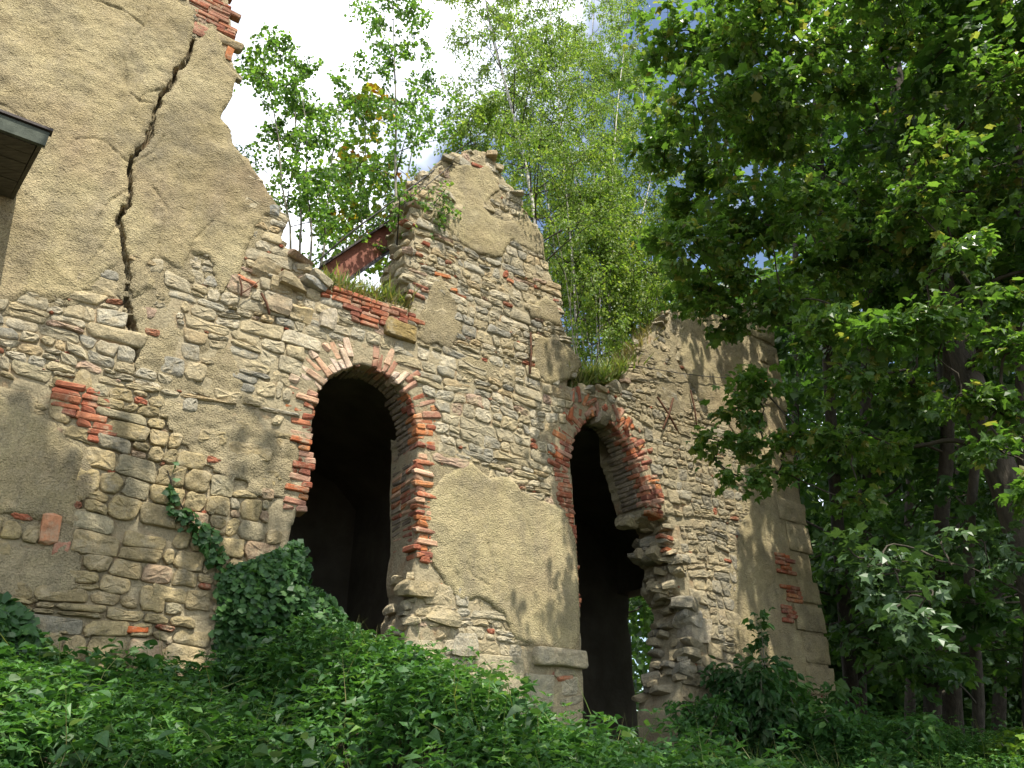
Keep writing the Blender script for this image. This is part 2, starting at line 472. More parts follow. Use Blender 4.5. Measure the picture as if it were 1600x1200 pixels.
def sheet(field, height, lo, hi, h, depths, back=False, splay=None):
    """grid sheet in the wall plane, trimmed where field < 0, with a rim running back through `depths`"""
    us = np.arange(lo[0], hi[0] + h, h); zs = np.arange(lo[1], hi[1] + h, h)
    U, Z = np.meshgrid(us, zs, indexing='ij'); nz = len(zs)
    P = np.stack([U.ravel(), Z.ravel()], 1)
    f = field(P)
    Fg = f.reshape(U.shape)
    gu, gz = np.gradient(Fg, h)
    ok = f > -.72 * h
    i = np.arange(len(us) - 1)[:, None] * nz; j = np.arange(nz - 1)[None]
    Q = np.stack([i + j, i + nz + j, i + nz + j + 1, i + j + 1], -1).reshape(-1, 4)
    Q = Q[ok[Q].all(1)]
    if len(Q) == 0: return None
    gg = np.stack([gu.ravel(), gz.ravel()], 1)
    g2 = np.maximum((gg * gg).sum(1), .25)
    mv = f < 0
    step = -(f / g2)[:, None] * gg
    L = np.linalg.norm(step, axis=1, keepdims=True)
    step = step * np.minimum(1, .9 * h / np.maximum(L, 1e-9))
    P = np.where(mv[:, None], P + step, P)
    used = np.unique(Q); rm = -np.ones(len(P), int); rm[used] = np.arange(len(used))
    P = P[used]; f = f[used]; Q = rm[Q]
    O = height(P, np.maximum(f, 0))
    V = [loc(P[:, 0], O, P[:, 1])]
    F = [Q]
    E = np.concatenate([Q[:, [0, 1]], Q[:, [1, 2]], Q[:, [2, 3]], Q[:, [3, 0]]])
    key = np.sort(E, 1); k1 = key[:, 0].astype(np.int64) * len(P) + key[:, 1]
    _, inv, cnt = np.unique(k1, return_inverse=True, return_counts=True)
    B = E[cnt[inv] == 1]
    bv = np.unique(B); bm = -np.ones(len(P), int); bm[bv] = np.arange(len(bv))
    prev = bv; n = len(P)
    nd = len(depths)
    for k, dz in enumerate(depths):
        pu, pz = P[bv, 0], P[bv, 1]
        am = .03 if nd > 2 else 0
        du = am * fbm(pu * 5, pz * 5, np.full(len(pu), dz * 5.), 3, 31)
        dv = am * fbm(pu * 5 + 9, pz * 5, np.full(len(pu), dz * 5.), 3, 37)
        if splay is not None:
            su, sz = splay(pu, pz, dz); du = du + su; dv = dv + sz
        V.append(loc(pu + du, np.full(len(bv), dz), pz + dv))
        cur = n + np.arange(len(bv)); n += len(bv)
        a = prev[bm[B[:, 0]]] if k else B[:, 0]; b = prev[bm[B[:, 1]]] if k else B[:, 1]
        F.append(np.stack([a, cur[bm[B[:, 0]]], cur[bm[B[:, 1]]], b], 1))
        prev = cur
    if back:
        V.append(loc(P[:, 0], np.full(len(P), depths[-1] - .001), P[:, 1]))
        Qb = Q
        if splay is not None:
            cq = P[Q].mean(1); Qb = Q[~crown_zone(cq, .5)]
        F.append(Qb[:, ::-1] + n)
    return np.concatenate(V), F

# ---- outline of the facade in photo pixels, on the facade plane
SIL = [(-420, 1500), (-420, -260), (330, -160), (352, -60), (356, 10), (364, 55), (360, 90), (367, 115), (360, 150), (341, 185), (358, 205), (360, 225),
       (388, 258), (425, 312), (448, 345), (436, 375), (462, 400), (484, 430), (508, 447), (560, 462), (610, 474), (646, 487), (640, 466),
       (634, 430), (632, 395), (645, 370), (637, 340), (648, 318), (640, 300), (660, 276), (690, 258), (712, 243), (742, 236), (766, 243), (776, 262), (790, 285),
       (803, 296), (818, 330), (828, 345), (846, 372), (850, 410), (862, 438), (876, 470), (872, 490), (884, 520), (900, 556), (906, 574),
       (890, 590), (884, 604), (902, 606), (940, 612), (978, 596), (992, 565), (1008, 535), (1030, 505), (1050, 486), (1078, 492), (1100, 484), (1122, 498), (1150, 482), (1168, 488),
       (1186, 476)]
SIL_UZ = WP(SIL)
TOWER_U = 12.66
SIL_UZ = np.vstack([SIL_UZ, [[TOWER_U, SIL_UZ[-1, 1]], [TOWER_U, .6]]])
SIL_UZ[0, 1] = .6
OPEN1 = [(440, 1500), (450, 850), (462, 800), (478, 760), (482, 700), (487, 640), (498, 603), (516, 583), (548, 571), (575, 571), (600, 580), (622, 597), (640, 622),
         (650, 650), (653, 690), (650, 760), (654, 846), (646, 890), (652, 930), (640, 960), (660, 1500)]
OPEN2 = [(905, 1500), (906, 1000), (902, 900), (896, 800), (889, 715), (897, 680), (912, 658), (932, 647), (955, 657), (978, 690), (997, 735), (1010, 780),
         (1016, 800), (1040, 806), (1052, 832), (1040, 862), (1060, 880), (1052, 915), (1074, 950), (1078, 1000), (1066, 1050), (1052, 1110), (1060, 1500)]
O1 = WP(OPEN1); O2 = WP(OPEN2)
O1[0, 1] = O1[-1, 1] = .5; O2[0, 1] = O2[-1, 1] = .5
O1[0, 0] = O1[1, 0]; O1[-1, 0] = O1[-2, 0]; O2[0, 0] = O2[1, 0]; O2[-1, 0] = O2[-2, 0]
CRACK = WP([(300, 66), (296, 90), (280, 112), (262, 140), (248, 160), (241, 180), (236, 208), (220, 232), (201, 254), (199, 290), (200, 322), (186, 348), (193, 372), (196, 408), (203, 425), (200, 462), (203, 500), (210, 545), (208, 590)])
RINGS = [(smooth_path(WP(p_), 1), w_) for p_, w_ in (([(472, 790), (480, 740), (487, 640), (498, 603), (516, 583), (548, 571), (575, 571), (600, 580), (622, 597), (640, 622), (650, 650), (653, 690), (652, 870)], .34),
         ([(893, 840), (889, 712), (897, 680), (912, 658), (932, 647), (955, 657), (978, 690), (997, 735), (1010, 785)], .36), ([(510, 455), (560, 475), (640, 498)], .2), ([(90, 620), (130, 630), (160, 670)], .2))]
def core_field(P):
    f = sd_poly(P, SIL_UZ) + .035 * fbm(P[:, 0] * 4, P[:, 1] * 4, None, 3, 3)
    inn = .015 * fbm(P[:, 0] * 6, P[:, 1] * 6, None, 2, 8)
    return np.minimum(np.minimum(f, -sd_poly(P, O1) + inn), -sd_poly(P, O2) + inn)
def crack_w(t): return .032 * (1 - .2 * t)
def jag(P): return P + .03 * np.stack([vnoise(P[:, 0] * 6, P[:, 1] * 6, None, 61) + .6 * vnoise(P[:, 0] * 15, P[:, 1] * 15, None, 62), vnoise(P[:, 0] * 6 + 7, P[:, 1] * 6, None, 63)], 1)
def core_height(P, f):
    d, t = d_line(jag(P), CRACK)
    w = crack_w(t) * (1 + .28 * vnoise(P[:, 0] * 4, P[:, 1] * 4, None, 4))
    hgt = np.where((P[:, 0] < 3.3) & (P[:, 1] < 5.0), -.010, .014) + .012 * fbm(P[:, 0] * 5, P[:, 1] * 5, None, 4, 1) + .020 * fbm(P[:, 0] * .9, P[:, 1] * .9, None, 3, 2)
    for ln_, w_ in RINGS:
        dr, _ = d_line(P, ln_); hgt = hgt - (hgt - .014 - .014 * fbm(P[:, 0] * 4, P[:, 1] * 4, None, 3, 14)) * np.clip(1.25 - dr / w_, 0, 1)
    return hgt - .22 * np.clip(1.3 - d / np.maximum(w, .01), 0, 1)
def crown_zone(P, r):
    return ((np.abs(sd_poly(P, O1)) < r) & (P[:, 1] > 5.75) & (P[:, 1] < 7.0)) | ((np.abs(sd_poly(P, O2)) < r) & (P[:, 1] > 6.15) & (P[:, 0] < 8.3))
def crown_splay(pu, pz, dz):
    P = np.stack([pu, pz], 1); a = np.where(crown_zone(P, .07), .0 if dz > -.4 else .38, 0.0)
    c = np.where((pu < 5.6)[:, None], [[3.68, 5.5]], [[7.75, 5.9]])
    d = nrm(P - c); return a * d[:, 0], a * d[:, 1]
V, F = sheet(core_field, core_height, (-2.6, .6), (12.8, 12.4), .052, [-.1, -.22, -.36, -.46, -.64, -.75], True, crown_splay)
obj('mortar_core', mesh('mortar_core', V, F), M['mortar'], RUIN)

# ---- plaster
def patch(pts, mat, thick, rough_amp, edge=.05, label=None, h=.025, uz=None, cracks=(), seed=0, grow=0.0, under=0.0):
    if under: patch(pts, M['plaster_coat'], .027, .014, edge * 1.5 + .03, None, .024, None, (), seed + 40, under)
    poly = WP(pts) if uz is None else np.array(uz)
    lo = poly.min(0) - .15 - grow; hi = poly.max(0) + .15 + grow
    def field(P):
        f = sd_poly(P, poly) + grow + edge * fbm(P[:, 0] * 3.1, P[:, 1] * 3.1, None, 4, 50 + seed) * 1.6 + .022 * fbm(P[:, 0] * 13, P[:, 1] * 13, None, 2, 55 + seed)
        if grow: f = np.minimum(f, .16 - sd_poly(P, poly))
        f = np.minimum(f, sd_poly(P, SIL_UZ) + .035 * fbm(P[:, 0] * 4, P[:, 1] * 4, None, 3, 3) + .02)
        f = np.minimum(f, -sd_poly(P, O1) - .02); f = np.minimum(f, -sd_poly(P, O2) - .02)
        d, t = d_line(jag(P), CRACK)
        w = crack_w(t) * (1 + .28 * vnoise(P[:, 0] * 4, P[:, 1] * 4, None, 4))
        return np.minimum(f, d - w)
    lines = [WP(c) for c in cracks]
    def height(P, f):
        o = thick * (.55 + .45 * np.clip(f / .05, 0, 1)) + rough_amp * fbm(P[:, 0] * 1.6, P[:, 1] * 1.6, None, 3, 60 + seed)
        o = o + rough_amp * .7 * fbm(P[:, 0] * 6, P[:, 1] * 6, None, 3, 70 + seed)
        for ln in lines:
            d, _ = d_line(P, ln)
            d = np.abs(d + .012 * fbm(P[:, 0] * 12, P[:, 1] * 12, None, 2, 80))
            o = o - .022 * np.clip(1 - d / .022, 0, 1)
        return np.maximum(o, .012)
    r = sheet(field, height, lo, hi, h, [-.02])
    if r is None: return
    return obj('plaster_patch', mesh('plaster_patch', *r), mat, RUIN, label)

GABLE = [(-420, -260), (330, -160), (352, -60), (290, -20), (278, 5), (300, 18), (300, 60), (312, 64), (330, 44), (345, 62), (352, 100), (372, 120), (372, 150), (352, 190), (368, 235),
         (430, 312), (424, 340), (398, 362), (382, 395), (376, 430), (342, 456), (330, 420), (318, 405), (300, 404), (290, 428), (262, 422), (243, 402), (232, 420), (246, 455), (205, 470), (196, 415), (166, 430),
         (160, 448), (106, 468), (78, 474), (44, 458), (8, 474), (-60, 470), (-420, 380)]
patch(GABLE, M['plaster'], .056, .028, .045, under=.10, h=.018, label='weathered tan plaster split by a long crack', cracks=[[(262, 140), (225, 150), (205, 185)], [(201, 262), (240, 240), (255, 215)], [(199, 300), (170, 318), (150, 350)],
    [(232, 10), (228, 40), (208, 62), (193, 96), (196, 138)], [(118, 222), (146, 220), (166, 228), (196, 256)], [(150, 5), (190, 20), (222, 44)],
    [(203, 150), (216, 160), (236, 165)], [(-20, 160), (10, 170), (40, 195)], [(120, 440), (150, 400), (185, 352)], [(290, 430), (300, 380), (330, 350)], [(243, 402), (260, 330), (240, 300)]])
patch([(203, 425), (243, 402), (256, 455), (292, 480), (352, 540), (360, 600), (410, 670), (452, 700), (450, 780), (400, 775), (368, 760), (330, 722), (272, 690), (252, 642), (216, 602), (204, 560), (200, 470)],
      M['plaster_coat'], .030, .044, .12, 'lumpy mortar coat running diagonally down', seed=3)
patch([(-420, 500), (-60, 590), (0, 615), (50, 640), (86, 662), (106, 690), (130, 705), (124, 760), (110, 790), (120, 832), (86, 815), (60, 816), (45, 806), (0, 800), (-420, 760)],
      M['plaster'], .057, .028, .05, under=.10, label='crumbling plaster patch above the terracotta tile', seed=5)
patch([(-200, 830), (60, 850), (112, 800), (136, 812), (120, 880), (104, 930), (40, 930), (-200, 920)], M['plaster_coat'], .026, .04, .14, seed=6)
patch([(668, 775), (690, 746), (716, 728), (736, 721), (764, 745), (790, 746), (822, 770), (852, 785), (880, 800), (899, 850), (907, 900), (909, 960), (896, 1022), (850, 1014), (802, 1000),
       (786, 966), (764, 945), (742, 936), (716, 940), (690, 905), (673, 880), (667, 830)], M['plaster_panel'], .058, .017, .022, under=.07, label='large sound plaster panel between the doorways', h=.022, seed=7,
      cracks=[[(726, 880), (735, 900), (760, 915)], [(700, 880), (712, 900), (716, 925)], [(812, 760), (815, 800), (830, 850)], [(760, 850), (772, 900), (770, 930)]])
patch([(697, 263), (730, 257), (764, 260), (778, 297), (758, 323), (764, 338), (788, 347), (820, 343), (846, 360), (849, 402), (834, 396), (817, 387), (797, 376), (784, 403), (767, 404), (743, 397), (713, 380), (697, 357), (683, 341), (667, 340), (677, 326), (697, 317), (701, 287)],
      M['plaster'], .054, .022, .028, under=.09, label='plaster patch below the broken peak', seed=9)
patch([(668, 446), (686, 430), (710, 467), (722, 517), (704, 545), (677, 538), (647, 534), (650, 500), (662, 483)], M['plaster_coat'], .042, .022, .05, seed=10)
patch([(822, 482), (850, 463), (868, 477), (878, 512), (830, 500)], M['plaster'], .05, .016, .03, seed=11)
patch([(830, 523), (867, 527), (895, 552), (910, 570), (887, 597), (850, 600), (832, 573)], M['plaster'], .05, .018, .04, seed=12)
patch([(1060, 500), (1110, 430), (1190, 420), (1230, 620), (1270, 800), (1300, 960), (1310, 1080), (1165, 1090), (1146, 990), (1150, 880), (1156, 830), (1166, 790), (1160, 700), (1130, 655), (1106, 655), (1086, 622), (1062, 560)],
      M['plaster'], .055, .026, .05, under=.12, label='shaded plaster beside the corner blocks', seed=13, cracks=[[(1115, 560), (1140, 610), (1150, 650)]])
patch([(985, 575), (1010, 535), (1050, 510), (1060, 570), (1086, 625), (1075, 660), (1020, 640)], M['plaster_coat'], .036, .028, .07, seed=14)
patch([(690, 560), (760, 545), (820, 580), (830, 620), (760, 600), (720, 590)], M['plaster_coat'], .022, .02, .1, seed=15)
patch([(672, 690), (700, 700), (735, 722), (700, 740), (668, 770)], M['plaster_coat'], .034, .02, .05, seed=16)
patch([(1100, 700), (1150, 720), (1150, 790), (1120, 780)], M['plaster_coat'], .028, .02, .08, seed=17)
PLASTER_POLYS = [WP(GABLE), WP([(668, 775), (690, 746), (716, 728), (736, 721), (790, 746), (852, 785), (880, 800), (899, 850), (907, 900), (909, 960), (896, 1022), (802, 1000), (786, 966), (742, 936), (716, 940), (690, 905), (673, 880)]),
    WP([(697, 263), (730, 257), (764, 260), (778, 297), (764, 338), (820, 343), (846, 360), (849, 402), (797, 376), (784, 403), (743, 397), (713, 380), (683, 341), (697, 317)]),
    WP([(-420, 500), (-60, 590), (0, 615), (86, 662), (130, 705), (110, 790), (120, 832), (60, 816), (-420, 760)]),
    WP([(1060, 500), (1110, 430), (1190, 420), (1230, 620), (1270, 800), (1300, 960), (1310, 1080), (1165, 1090), (1146, 990), (1150, 880), (1166, 790), (1160, 700), (1106, 655), (1062, 560)]),
    WP([(830, 523), (867, 527), (895, 552), (887, 597), (850, 600), (832, 573)]), WP([(822, 482), (850, 463), (868, 477), (878, 512), (830, 500)])]
COAT_POLYS = [WP([(203, 425), (243, 402), (256, 455), (292, 480), (352, 540), (360, 600), (410, 670), (452, 700), (450, 780), (368, 760), (330, 722), (272, 690), (216, 602), (200, 470)]),
    WP([(668, 446), (686, 430), (710, 467), (722, 517), (704, 545), (647, 534), (650, 500)]), WP([(-200, 830), (60, 850), (136, 812), (104, 930), (-200, 920)])]

# ------------------------------------------------------------------ bricks
def brick_mesh(i):
    rs = np.random.RandomState(100 + i)
    L, D_, H = .272, .132, .062
    b = .009
    V = []; 
    import itertools
    idx = {}
    for sx in (-1, 1):
        for sy in (-1, 1):
            for sz in (-1, 1):
                c = np.array([sx * L / 2, sy * D_ / 2, sz * H / 2]) + rs.uniform(-.006, .006, 3)
                cb = b * rs.uniform(.6, 1.6) if rs.rand() > .2 else b * 3
                for ax in range(3):
                    p = c.copy()
                    for a2 in range(3):
                        if a2 != ax: p[a2] -= (sx, sy, sz)[a2] * cb
                    # vertex on the face with normal ax
                    p2 = c.copy(); 
                    for a2 in range(3):
                        if a2 != ax: p2[a2] -= (sx, sy, sz)[a2] * cb
                    idx[(sx, sy, sz, ax)] = len(V); V.append(p2)
    F4 = []; F3 = []
    for ax in range(3):
        o1, o2 = [a for a in range(3) if a != ax]
        for s in (-1, 1):
            q = []
            for (a, bq) in ((-1, -1), (1, -1), (1, 1), (-1, 1)):
                k = [0, 0, 0]; k[ax] = s; k[o1] = a; k[o2] = bq
                q.append(idx[(*k, ax)])
            F4.append(q)
    for ax in range(3):
        o1, o2 = [a for a in range(3) if a != ax]
        for a in (-1, 1):
            for bq in (-1, 1):
                k0 = [0, 0, 0]; k1 = [0, 0, 0]; k0[ax] = -1; k1[ax] = 1
                for k in (k0, k1): k[o1] = a; k[o2] = bq
                F4.append([idx[(*k0, o1)], idx[(*k1, o1)], idx[(*k1, o2)], idx[(*k0, o2)]])
    for sx in (-1, 1):
        for sy in (-1, 1):
            for sz in (-1, 1):
                F3.append([idx[(sx, sy, sz, a)] for a in range(3)])
    V = np.array(V)
    def fix(f):
        p = V[f]; n = np.cross(p[1] - p[0], p[2] - p[0])
        return f if n @ p.mean(0) > 0 else f[::-1]
    me = mesh('brick', V, [np.array([fix(f) for f in F3]), np.array([fix(f) for f in F4])], False)
    me.materials.append(M['brick'])
    return me
BRICKS = [brick_mesh(i) for i in range(8)]
RED = [(.30, .10, .055), (.35, .125, .065), (.27, .09, .052), (.38, .15, .08), (.33, .12, .068), (.24, .09, .06)]
ORANGE = [(.42, .16, .065), (.45, .19, .08), (.38, .12, .05)]
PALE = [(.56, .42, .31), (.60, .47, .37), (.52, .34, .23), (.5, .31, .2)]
GREYB = [(.20, .165, .125), (.24, .2, .15), (.17, .135, .1)]
PINK = [(.36, .18, .12), (.40, .23, .16), (.30, .15, .10)]
BR_N = [0]; BRICK_LIST = []
def brick(u, z, ofront, ang=0.0, header=False, pal=RED, jit=1.0, L=None, along=None, H=None):
    """a brick whose long face direction lies at `ang` in the facade plane; its front face stands `ofront` proud"""
    me_ = R.choice(BRICKS)
    ca, sa = math.cos(ang), math.sin(ang)
    ex = Vector((ca, 0, sa)); ez = Vector((-sa, 0, ca)); ey = Vector((0, 1, 0))
    s = [R.uniform(.95, 1.05) * (L / .272 if L else 1), R.uniform(.95, 1.05), R.uniform(1.0, 1.12) * (H / .062 if H else 1)]
    if header:
        m = Matrix((ey, -ex, ez)).transposed(); dep = .136 * s[0]
    else:
        m = Matrix((ex, ey, ez)).transposed(); dep = .066 * s[1]
    jr = Matrix.Rotation(R.gauss(0, .03) * jit, 3, 'Y') @ Matrix.Rotation(R.gauss(0, .025) * jit, 3, 'Z')
    m = jr @ m @ Matrix.Diagonal(Vector(s))
    M4 = m.to_4x4()
    M4.translation = Vector((u, -ofront + dep, z - ZB))
    c = R.choice(pal); k = R.uniform(.85, 1.15)
    b_ = dict(me=me_, m=M4, c=(c[0] * k, c[1] * k, c[2] * k), name='brick', label=None, q=(.0 if ofront < -.04 else (1.0 if header else 1.9)) / (8 + u * .45) ** 2)
    BRICK_LIST.append(b_)
    BR_N[0] += 1
    return b_

def bond(pts, o=.03, pal=RED, drop=.0, zoff=0.0, lenf=1.0, jit=1.0):
    poly = WP(pts); lo = poly.min(0); hi = poly.max(0)
    r = 0; z = lo[1] + .036 + zoff
    while z < hi[1]:
        u = lo[0] - (.145 if r % 2 else 0) - R.uniform(0, .03)
        while u < hi[0] + .2:
            hd = R.random() < .3
            l = .142 if hd else .283 * lenf
            if inside((u + l / 2, z), poly) > -.015 and R.random() > drop:
                brick(u + l / 2, z, o + R.uniform(-.012, .012), 0, hd, pal, jit * .35, None if hd or lenf == 1 else .272 * lenf, None, .064)
            u += l
        z += .073; r += 1

bond([(505, 444), (650, 490), (647, 506), (612, 500), (598, 514), (545, 502), (536, 476), (508, 466)], .06, RED + PINK)
bond([(86, 602), (136, 602), (168, 640), (172, 696), (136, 690), (130, 662), (84, 642)], .05, RED)
bond([(270, -40), (345, -40), (360, 12), (366, 58), (340, 50), (326, 30), (298, 22)], .03, RED + PINK)
# square tile-like bricks in the gable edge
for px, py, w, hh in ((312, 50, .2, .19), (357, 86, .1, .2), (95, 858, .14, .14)):
    u, z = W(px, py)
    b = brick(u, z, .05, 0, False, ORANGE + PINK, 1, w, None, hh)
u, z = W(78, 828); t_ = brick(u, z, .085, math.radians(97), False, [(.50, .235, .125)], 0, .30, None, .17)
t_['name'] = 'terracotta_tile'; t_['label'] = 'orange terracotta slab leaning in the plaster'; t_['q'] = 9
for px, py in ((105, 850), (103, 858), (100, 868)):
    u, z = W(px, py); brick(u, z, .02, 0, True, [(.36, .16, .12)])

# arch rings
def arch(path_px, pal_fn, rad=(.0, 1), skip=None, deep=True, step=.076, len_fn=None):
    p = resample(smooth_path(WP(path_px), 2), step)
    T = np.gradient(p, axis=0); T /= np.linalg.norm(T, axis=1, keepdims=True)
    Nn = np.stack([-T[:, 1], T[:, 0]], 1)       # left normal; path runs left to right over the crown
    n = len(p)
    for i in range(n):
        t = i / (n - 1)
        ang = math.atan2(Nn[i, 1], Nn[i, 0])
        fall = skip(t) if skip else 0
        first_header = i % 2 == 0
        r = -.02 + R.uniform(-.02, .012)
        maxr = len_fn(t) if len_fn else .43
        for k in range(3):
            hd = (k % 2 == 0) == first_header
            l = .136 if hd else .272
            if r + l > maxr + .07: break
            c = p[i] + Nn[i] * (r + l / 2)
            if R.random() >= fall * (1.0 if k == 0 else .5):
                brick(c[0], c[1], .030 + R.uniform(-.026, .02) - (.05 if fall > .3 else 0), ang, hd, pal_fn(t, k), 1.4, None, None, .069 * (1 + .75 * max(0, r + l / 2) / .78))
            r += l + .008
        if deep and t > .45:
            for dd in ((.30, .44) if t > .72 else (.30,)):
                c = p[i] + Nn[i] * (.05)
                b = brick(c[0], c[1], -dd + .14, ang, True, GREYB, 1.0)
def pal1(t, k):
    if .2 < t < .47: return PALE if R.random() < .85 else PINK  # pale bricks: efflorescence, with some sun glare put into the colour
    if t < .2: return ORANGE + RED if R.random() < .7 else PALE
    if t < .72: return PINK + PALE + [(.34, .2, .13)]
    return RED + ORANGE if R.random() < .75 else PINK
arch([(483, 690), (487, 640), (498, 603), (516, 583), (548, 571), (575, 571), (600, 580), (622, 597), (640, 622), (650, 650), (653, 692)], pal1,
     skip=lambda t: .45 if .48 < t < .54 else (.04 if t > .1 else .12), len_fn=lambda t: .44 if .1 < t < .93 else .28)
def pal2(t, k): return RED + ORANGE if R.random() < .7 else PINK
arch([(886, 735), (889, 712), (897, 680), (912, 658), (932, 647), (955, 657), (978, 690), (997, 735), (1010, 785)], pal2, skip=lambda t: .45 if .33 < t < .55 else .1,
     len_fn=lambda t: .40 if t < .3 else .46)

def jamb(path_px, side, pal, z_step=.074, prob=1.0, wid=(.14, .28), deep=0, oj=.038, ragged=.045):
    p = WP(path_px); p = p[np.argsort(p[:, 1])]
    z = p[0, 1] + .03; i = 0
    while z < p[-1, 1]:
        ue = np.interp(z, p[:, 1], p[:, 0])
        if R.random() < prob:
            e = ue + side * R.uniform(-.005, ragged) * -1 
            hd = i % 2 == 0
            l = .136 if hd else .272
            if l <= wid[1] + .01:
                brick(e + side * l / 2, z, oj + R.uniform(-.015, .025), 0, hd, pal, 1.2, None, None, .067)
                if hd and wid[1] > .2 and R.random() < .75: brick(e + side * (l + .075), z, oj - .005, 0, True, pal, 1.2, None, None, .067)
            else:
                brick(e + side * .07, z, oj + R.uniform(-.015, .02), 0, True, pal, 1.5)
            for k in range(deep):
                brick(ue + side * .056, z, -.15 - k * .285, 0, True, pal if R.random() < .5 else GREYB, .6, None, None, .067)
        z += z_step * R.uniform(.96, 1.08); i += 1
jamb([(483, 690), (478, 750), (468, 800)], -1, RED + ORANGE + PINK, prob=.9, wid=(.14, .28), ragged=.09)
jamb([(654, 690), (650, 760), (654, 840), (654, 878)], 1, RED + ORANGE[:2] + PINK + PALE[2:], prob=.97, deep=2)
jamb([(886, 735), (893, 790), (897, 850)], -1, RED + PINK, prob=.95)
jamb([(899, 852), (905, 950)], -1, RED + PINK, prob=.8, wid=(.05, .1))
jamb([(1012, 785), (1018, 800)], 1, RED, prob=1, deep=1)
for px, py, pal in ((1030, 806, ORANGE), (1040, 840, RED), (1046, 862, ORANGE), (1020, 803, ORANGE), (880, 1060, RED), (868, 1055, RED), (207, 985, [(.45, .12, .04)]), (1060, 870, RED),
                    (648, 855, RED), (655, 868, RED), (695, 965, RED), (766, 1045, RED), (385, 440, RED), (664, 383, RED), (676, 355, RED), (655, 400, RED), (660, 412, ORANGE), (690, 432, ORANGE), (662, 455, PINK), (650, 462, PINK), (655, 450, RED),
                    (745, 262, RED), (770, 262, RED), (868, 470, RED), (872, 485, RED), (640, 350, RED), (812, 445, RED), (795, 440, RED), (838, 450, RED), (708, 455, ORANGE), (716, 462, RED)):
    u, z = W(px, py); brick(u, z, R.uniform(.03, .06), R.uniform(-.12, .1), R.random() < .5, pal, 3)
# broken brick mass over the right doorway
for i_ in range(26):
    px = R.uniform(884, 948) if i_ < 17 else R.uniform(955, 1005); py = R.uniform(612, 652) if i_ < 17 else 655 + (px - 955) * 1.5 + R.uniform(-28, 0)
    u, z = W(px, py)
    if inside((u, z), O2) < -.05: brick(u, z, R.uniform(.01, .07), R.uniform(.2, 1.9), R.random() < .45, ORANGE + RED + PINK, 5)
# bricks showing through the corner plaster
bond([(1205, 868), (1228, 870), (1232, 900), (1210, 892)], .10, RED + ORANGE)
bond([(1222, 912), (1246, 916), (1250, 945), (1226, 938)], .10, RED + ORANGE)
bond([(1216, 950), (1236, 950), (1236, 975), (1220, 970)], .10, RED)
bond([(1170, 590), (1196, 596), (1200, 625), (1178, 620)], .10, ORANGE + RED)

# ------------------------------------------------------------------ rubble stones
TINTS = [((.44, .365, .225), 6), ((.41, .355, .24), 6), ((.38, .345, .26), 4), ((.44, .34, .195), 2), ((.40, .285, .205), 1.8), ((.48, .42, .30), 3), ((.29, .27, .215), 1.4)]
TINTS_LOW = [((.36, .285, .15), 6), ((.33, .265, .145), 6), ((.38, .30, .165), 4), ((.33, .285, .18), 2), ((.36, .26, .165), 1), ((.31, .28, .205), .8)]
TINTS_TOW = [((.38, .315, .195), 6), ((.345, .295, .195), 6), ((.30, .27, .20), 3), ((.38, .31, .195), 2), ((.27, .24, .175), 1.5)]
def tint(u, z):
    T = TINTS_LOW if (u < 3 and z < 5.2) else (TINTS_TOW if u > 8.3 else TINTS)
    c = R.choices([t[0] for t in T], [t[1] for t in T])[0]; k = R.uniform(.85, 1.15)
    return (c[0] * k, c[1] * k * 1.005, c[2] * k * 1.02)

RING_BLOCK = []
for pth, w in (([(480, 760), (487, 640), (498, 603), (516, 583), (548, 571), (575, 571), (600, 580), (622, 597), (640, 622), (650, 650), (653, 690), (652, 870)], .36),
               ([(893, 800), (889, 712), (897, 680), (912, 658), (932, 647), (955, 657), (978, 690), (997, 735), (1010, 785)], .36)):
    RING_BLOCK.append((smooth_path(WP(pth), 1), w))
BOND_POLYS = [WP([(505, 444), (650, 490), (647, 506), (612, 500), (598, 514), (545, 502), (536, 476), (508, 466)]), WP([(86, 602), (136, 602), (168, 640), (172, 696), (136, 690), (130, 662), (84, 642)]),
              WP([(270, -40), (345, -40), (360, 12), (366, 58), (340, 50), (326, 30), (298, 22)])]

def stone_geo(poly, hgt, rs):
    """poly: (k,2) outline in (u,z). -> verts (u,o,z), faces"""
    k = len(poly); c = poly.mean(0)
    size = np.sqrt(np.ptp(poly[:, 0]) * np.ptp(poly[:, 1]))
    a = rs.uniform(-.09, .09); b = rs.uniform(-.13, .10)
    def ring(ins, o, jit):
        d = poly - c; L = np.linalg.norm(d, axis=1, keepdims=True)
        q = c + d * np.maximum(.12, 1 - ins / L)
        oo = o + (q - c) @ np.array([a, b]) + rs.uniform(-jit, jit, k)
        return np.stack([q[:, 0], oo, q[:, 1]], 1)
    bev = min(.015, size * .08)
    V = [ring(0, -.05, 0), ring(.0, hgt * .25, .004), ring(bev * .45, hgt * .8, .005), ring(bev * 1.5, hgt, .005), ring(size * .28, hgt + .004, .009)]
    cen = np.array([[c[0], hgt + rs.uniform(-.006, .01), c[1]]])
    V = np.concatenate(V + [cen])
    F4 = []
    for r_ in range(4):
        for i in range(k):
            j = (i + 1) % k
            F4.append([r_ * k + i, r_ * k + j, (r_ + 1) * k + j, (r_ + 1) * k + i])
    F3 = [[4 * k + i, 4 * k + (i + 1) % k, 5 * k] for i in range(k)]
    return V, np.array(F3), np.array(F4)

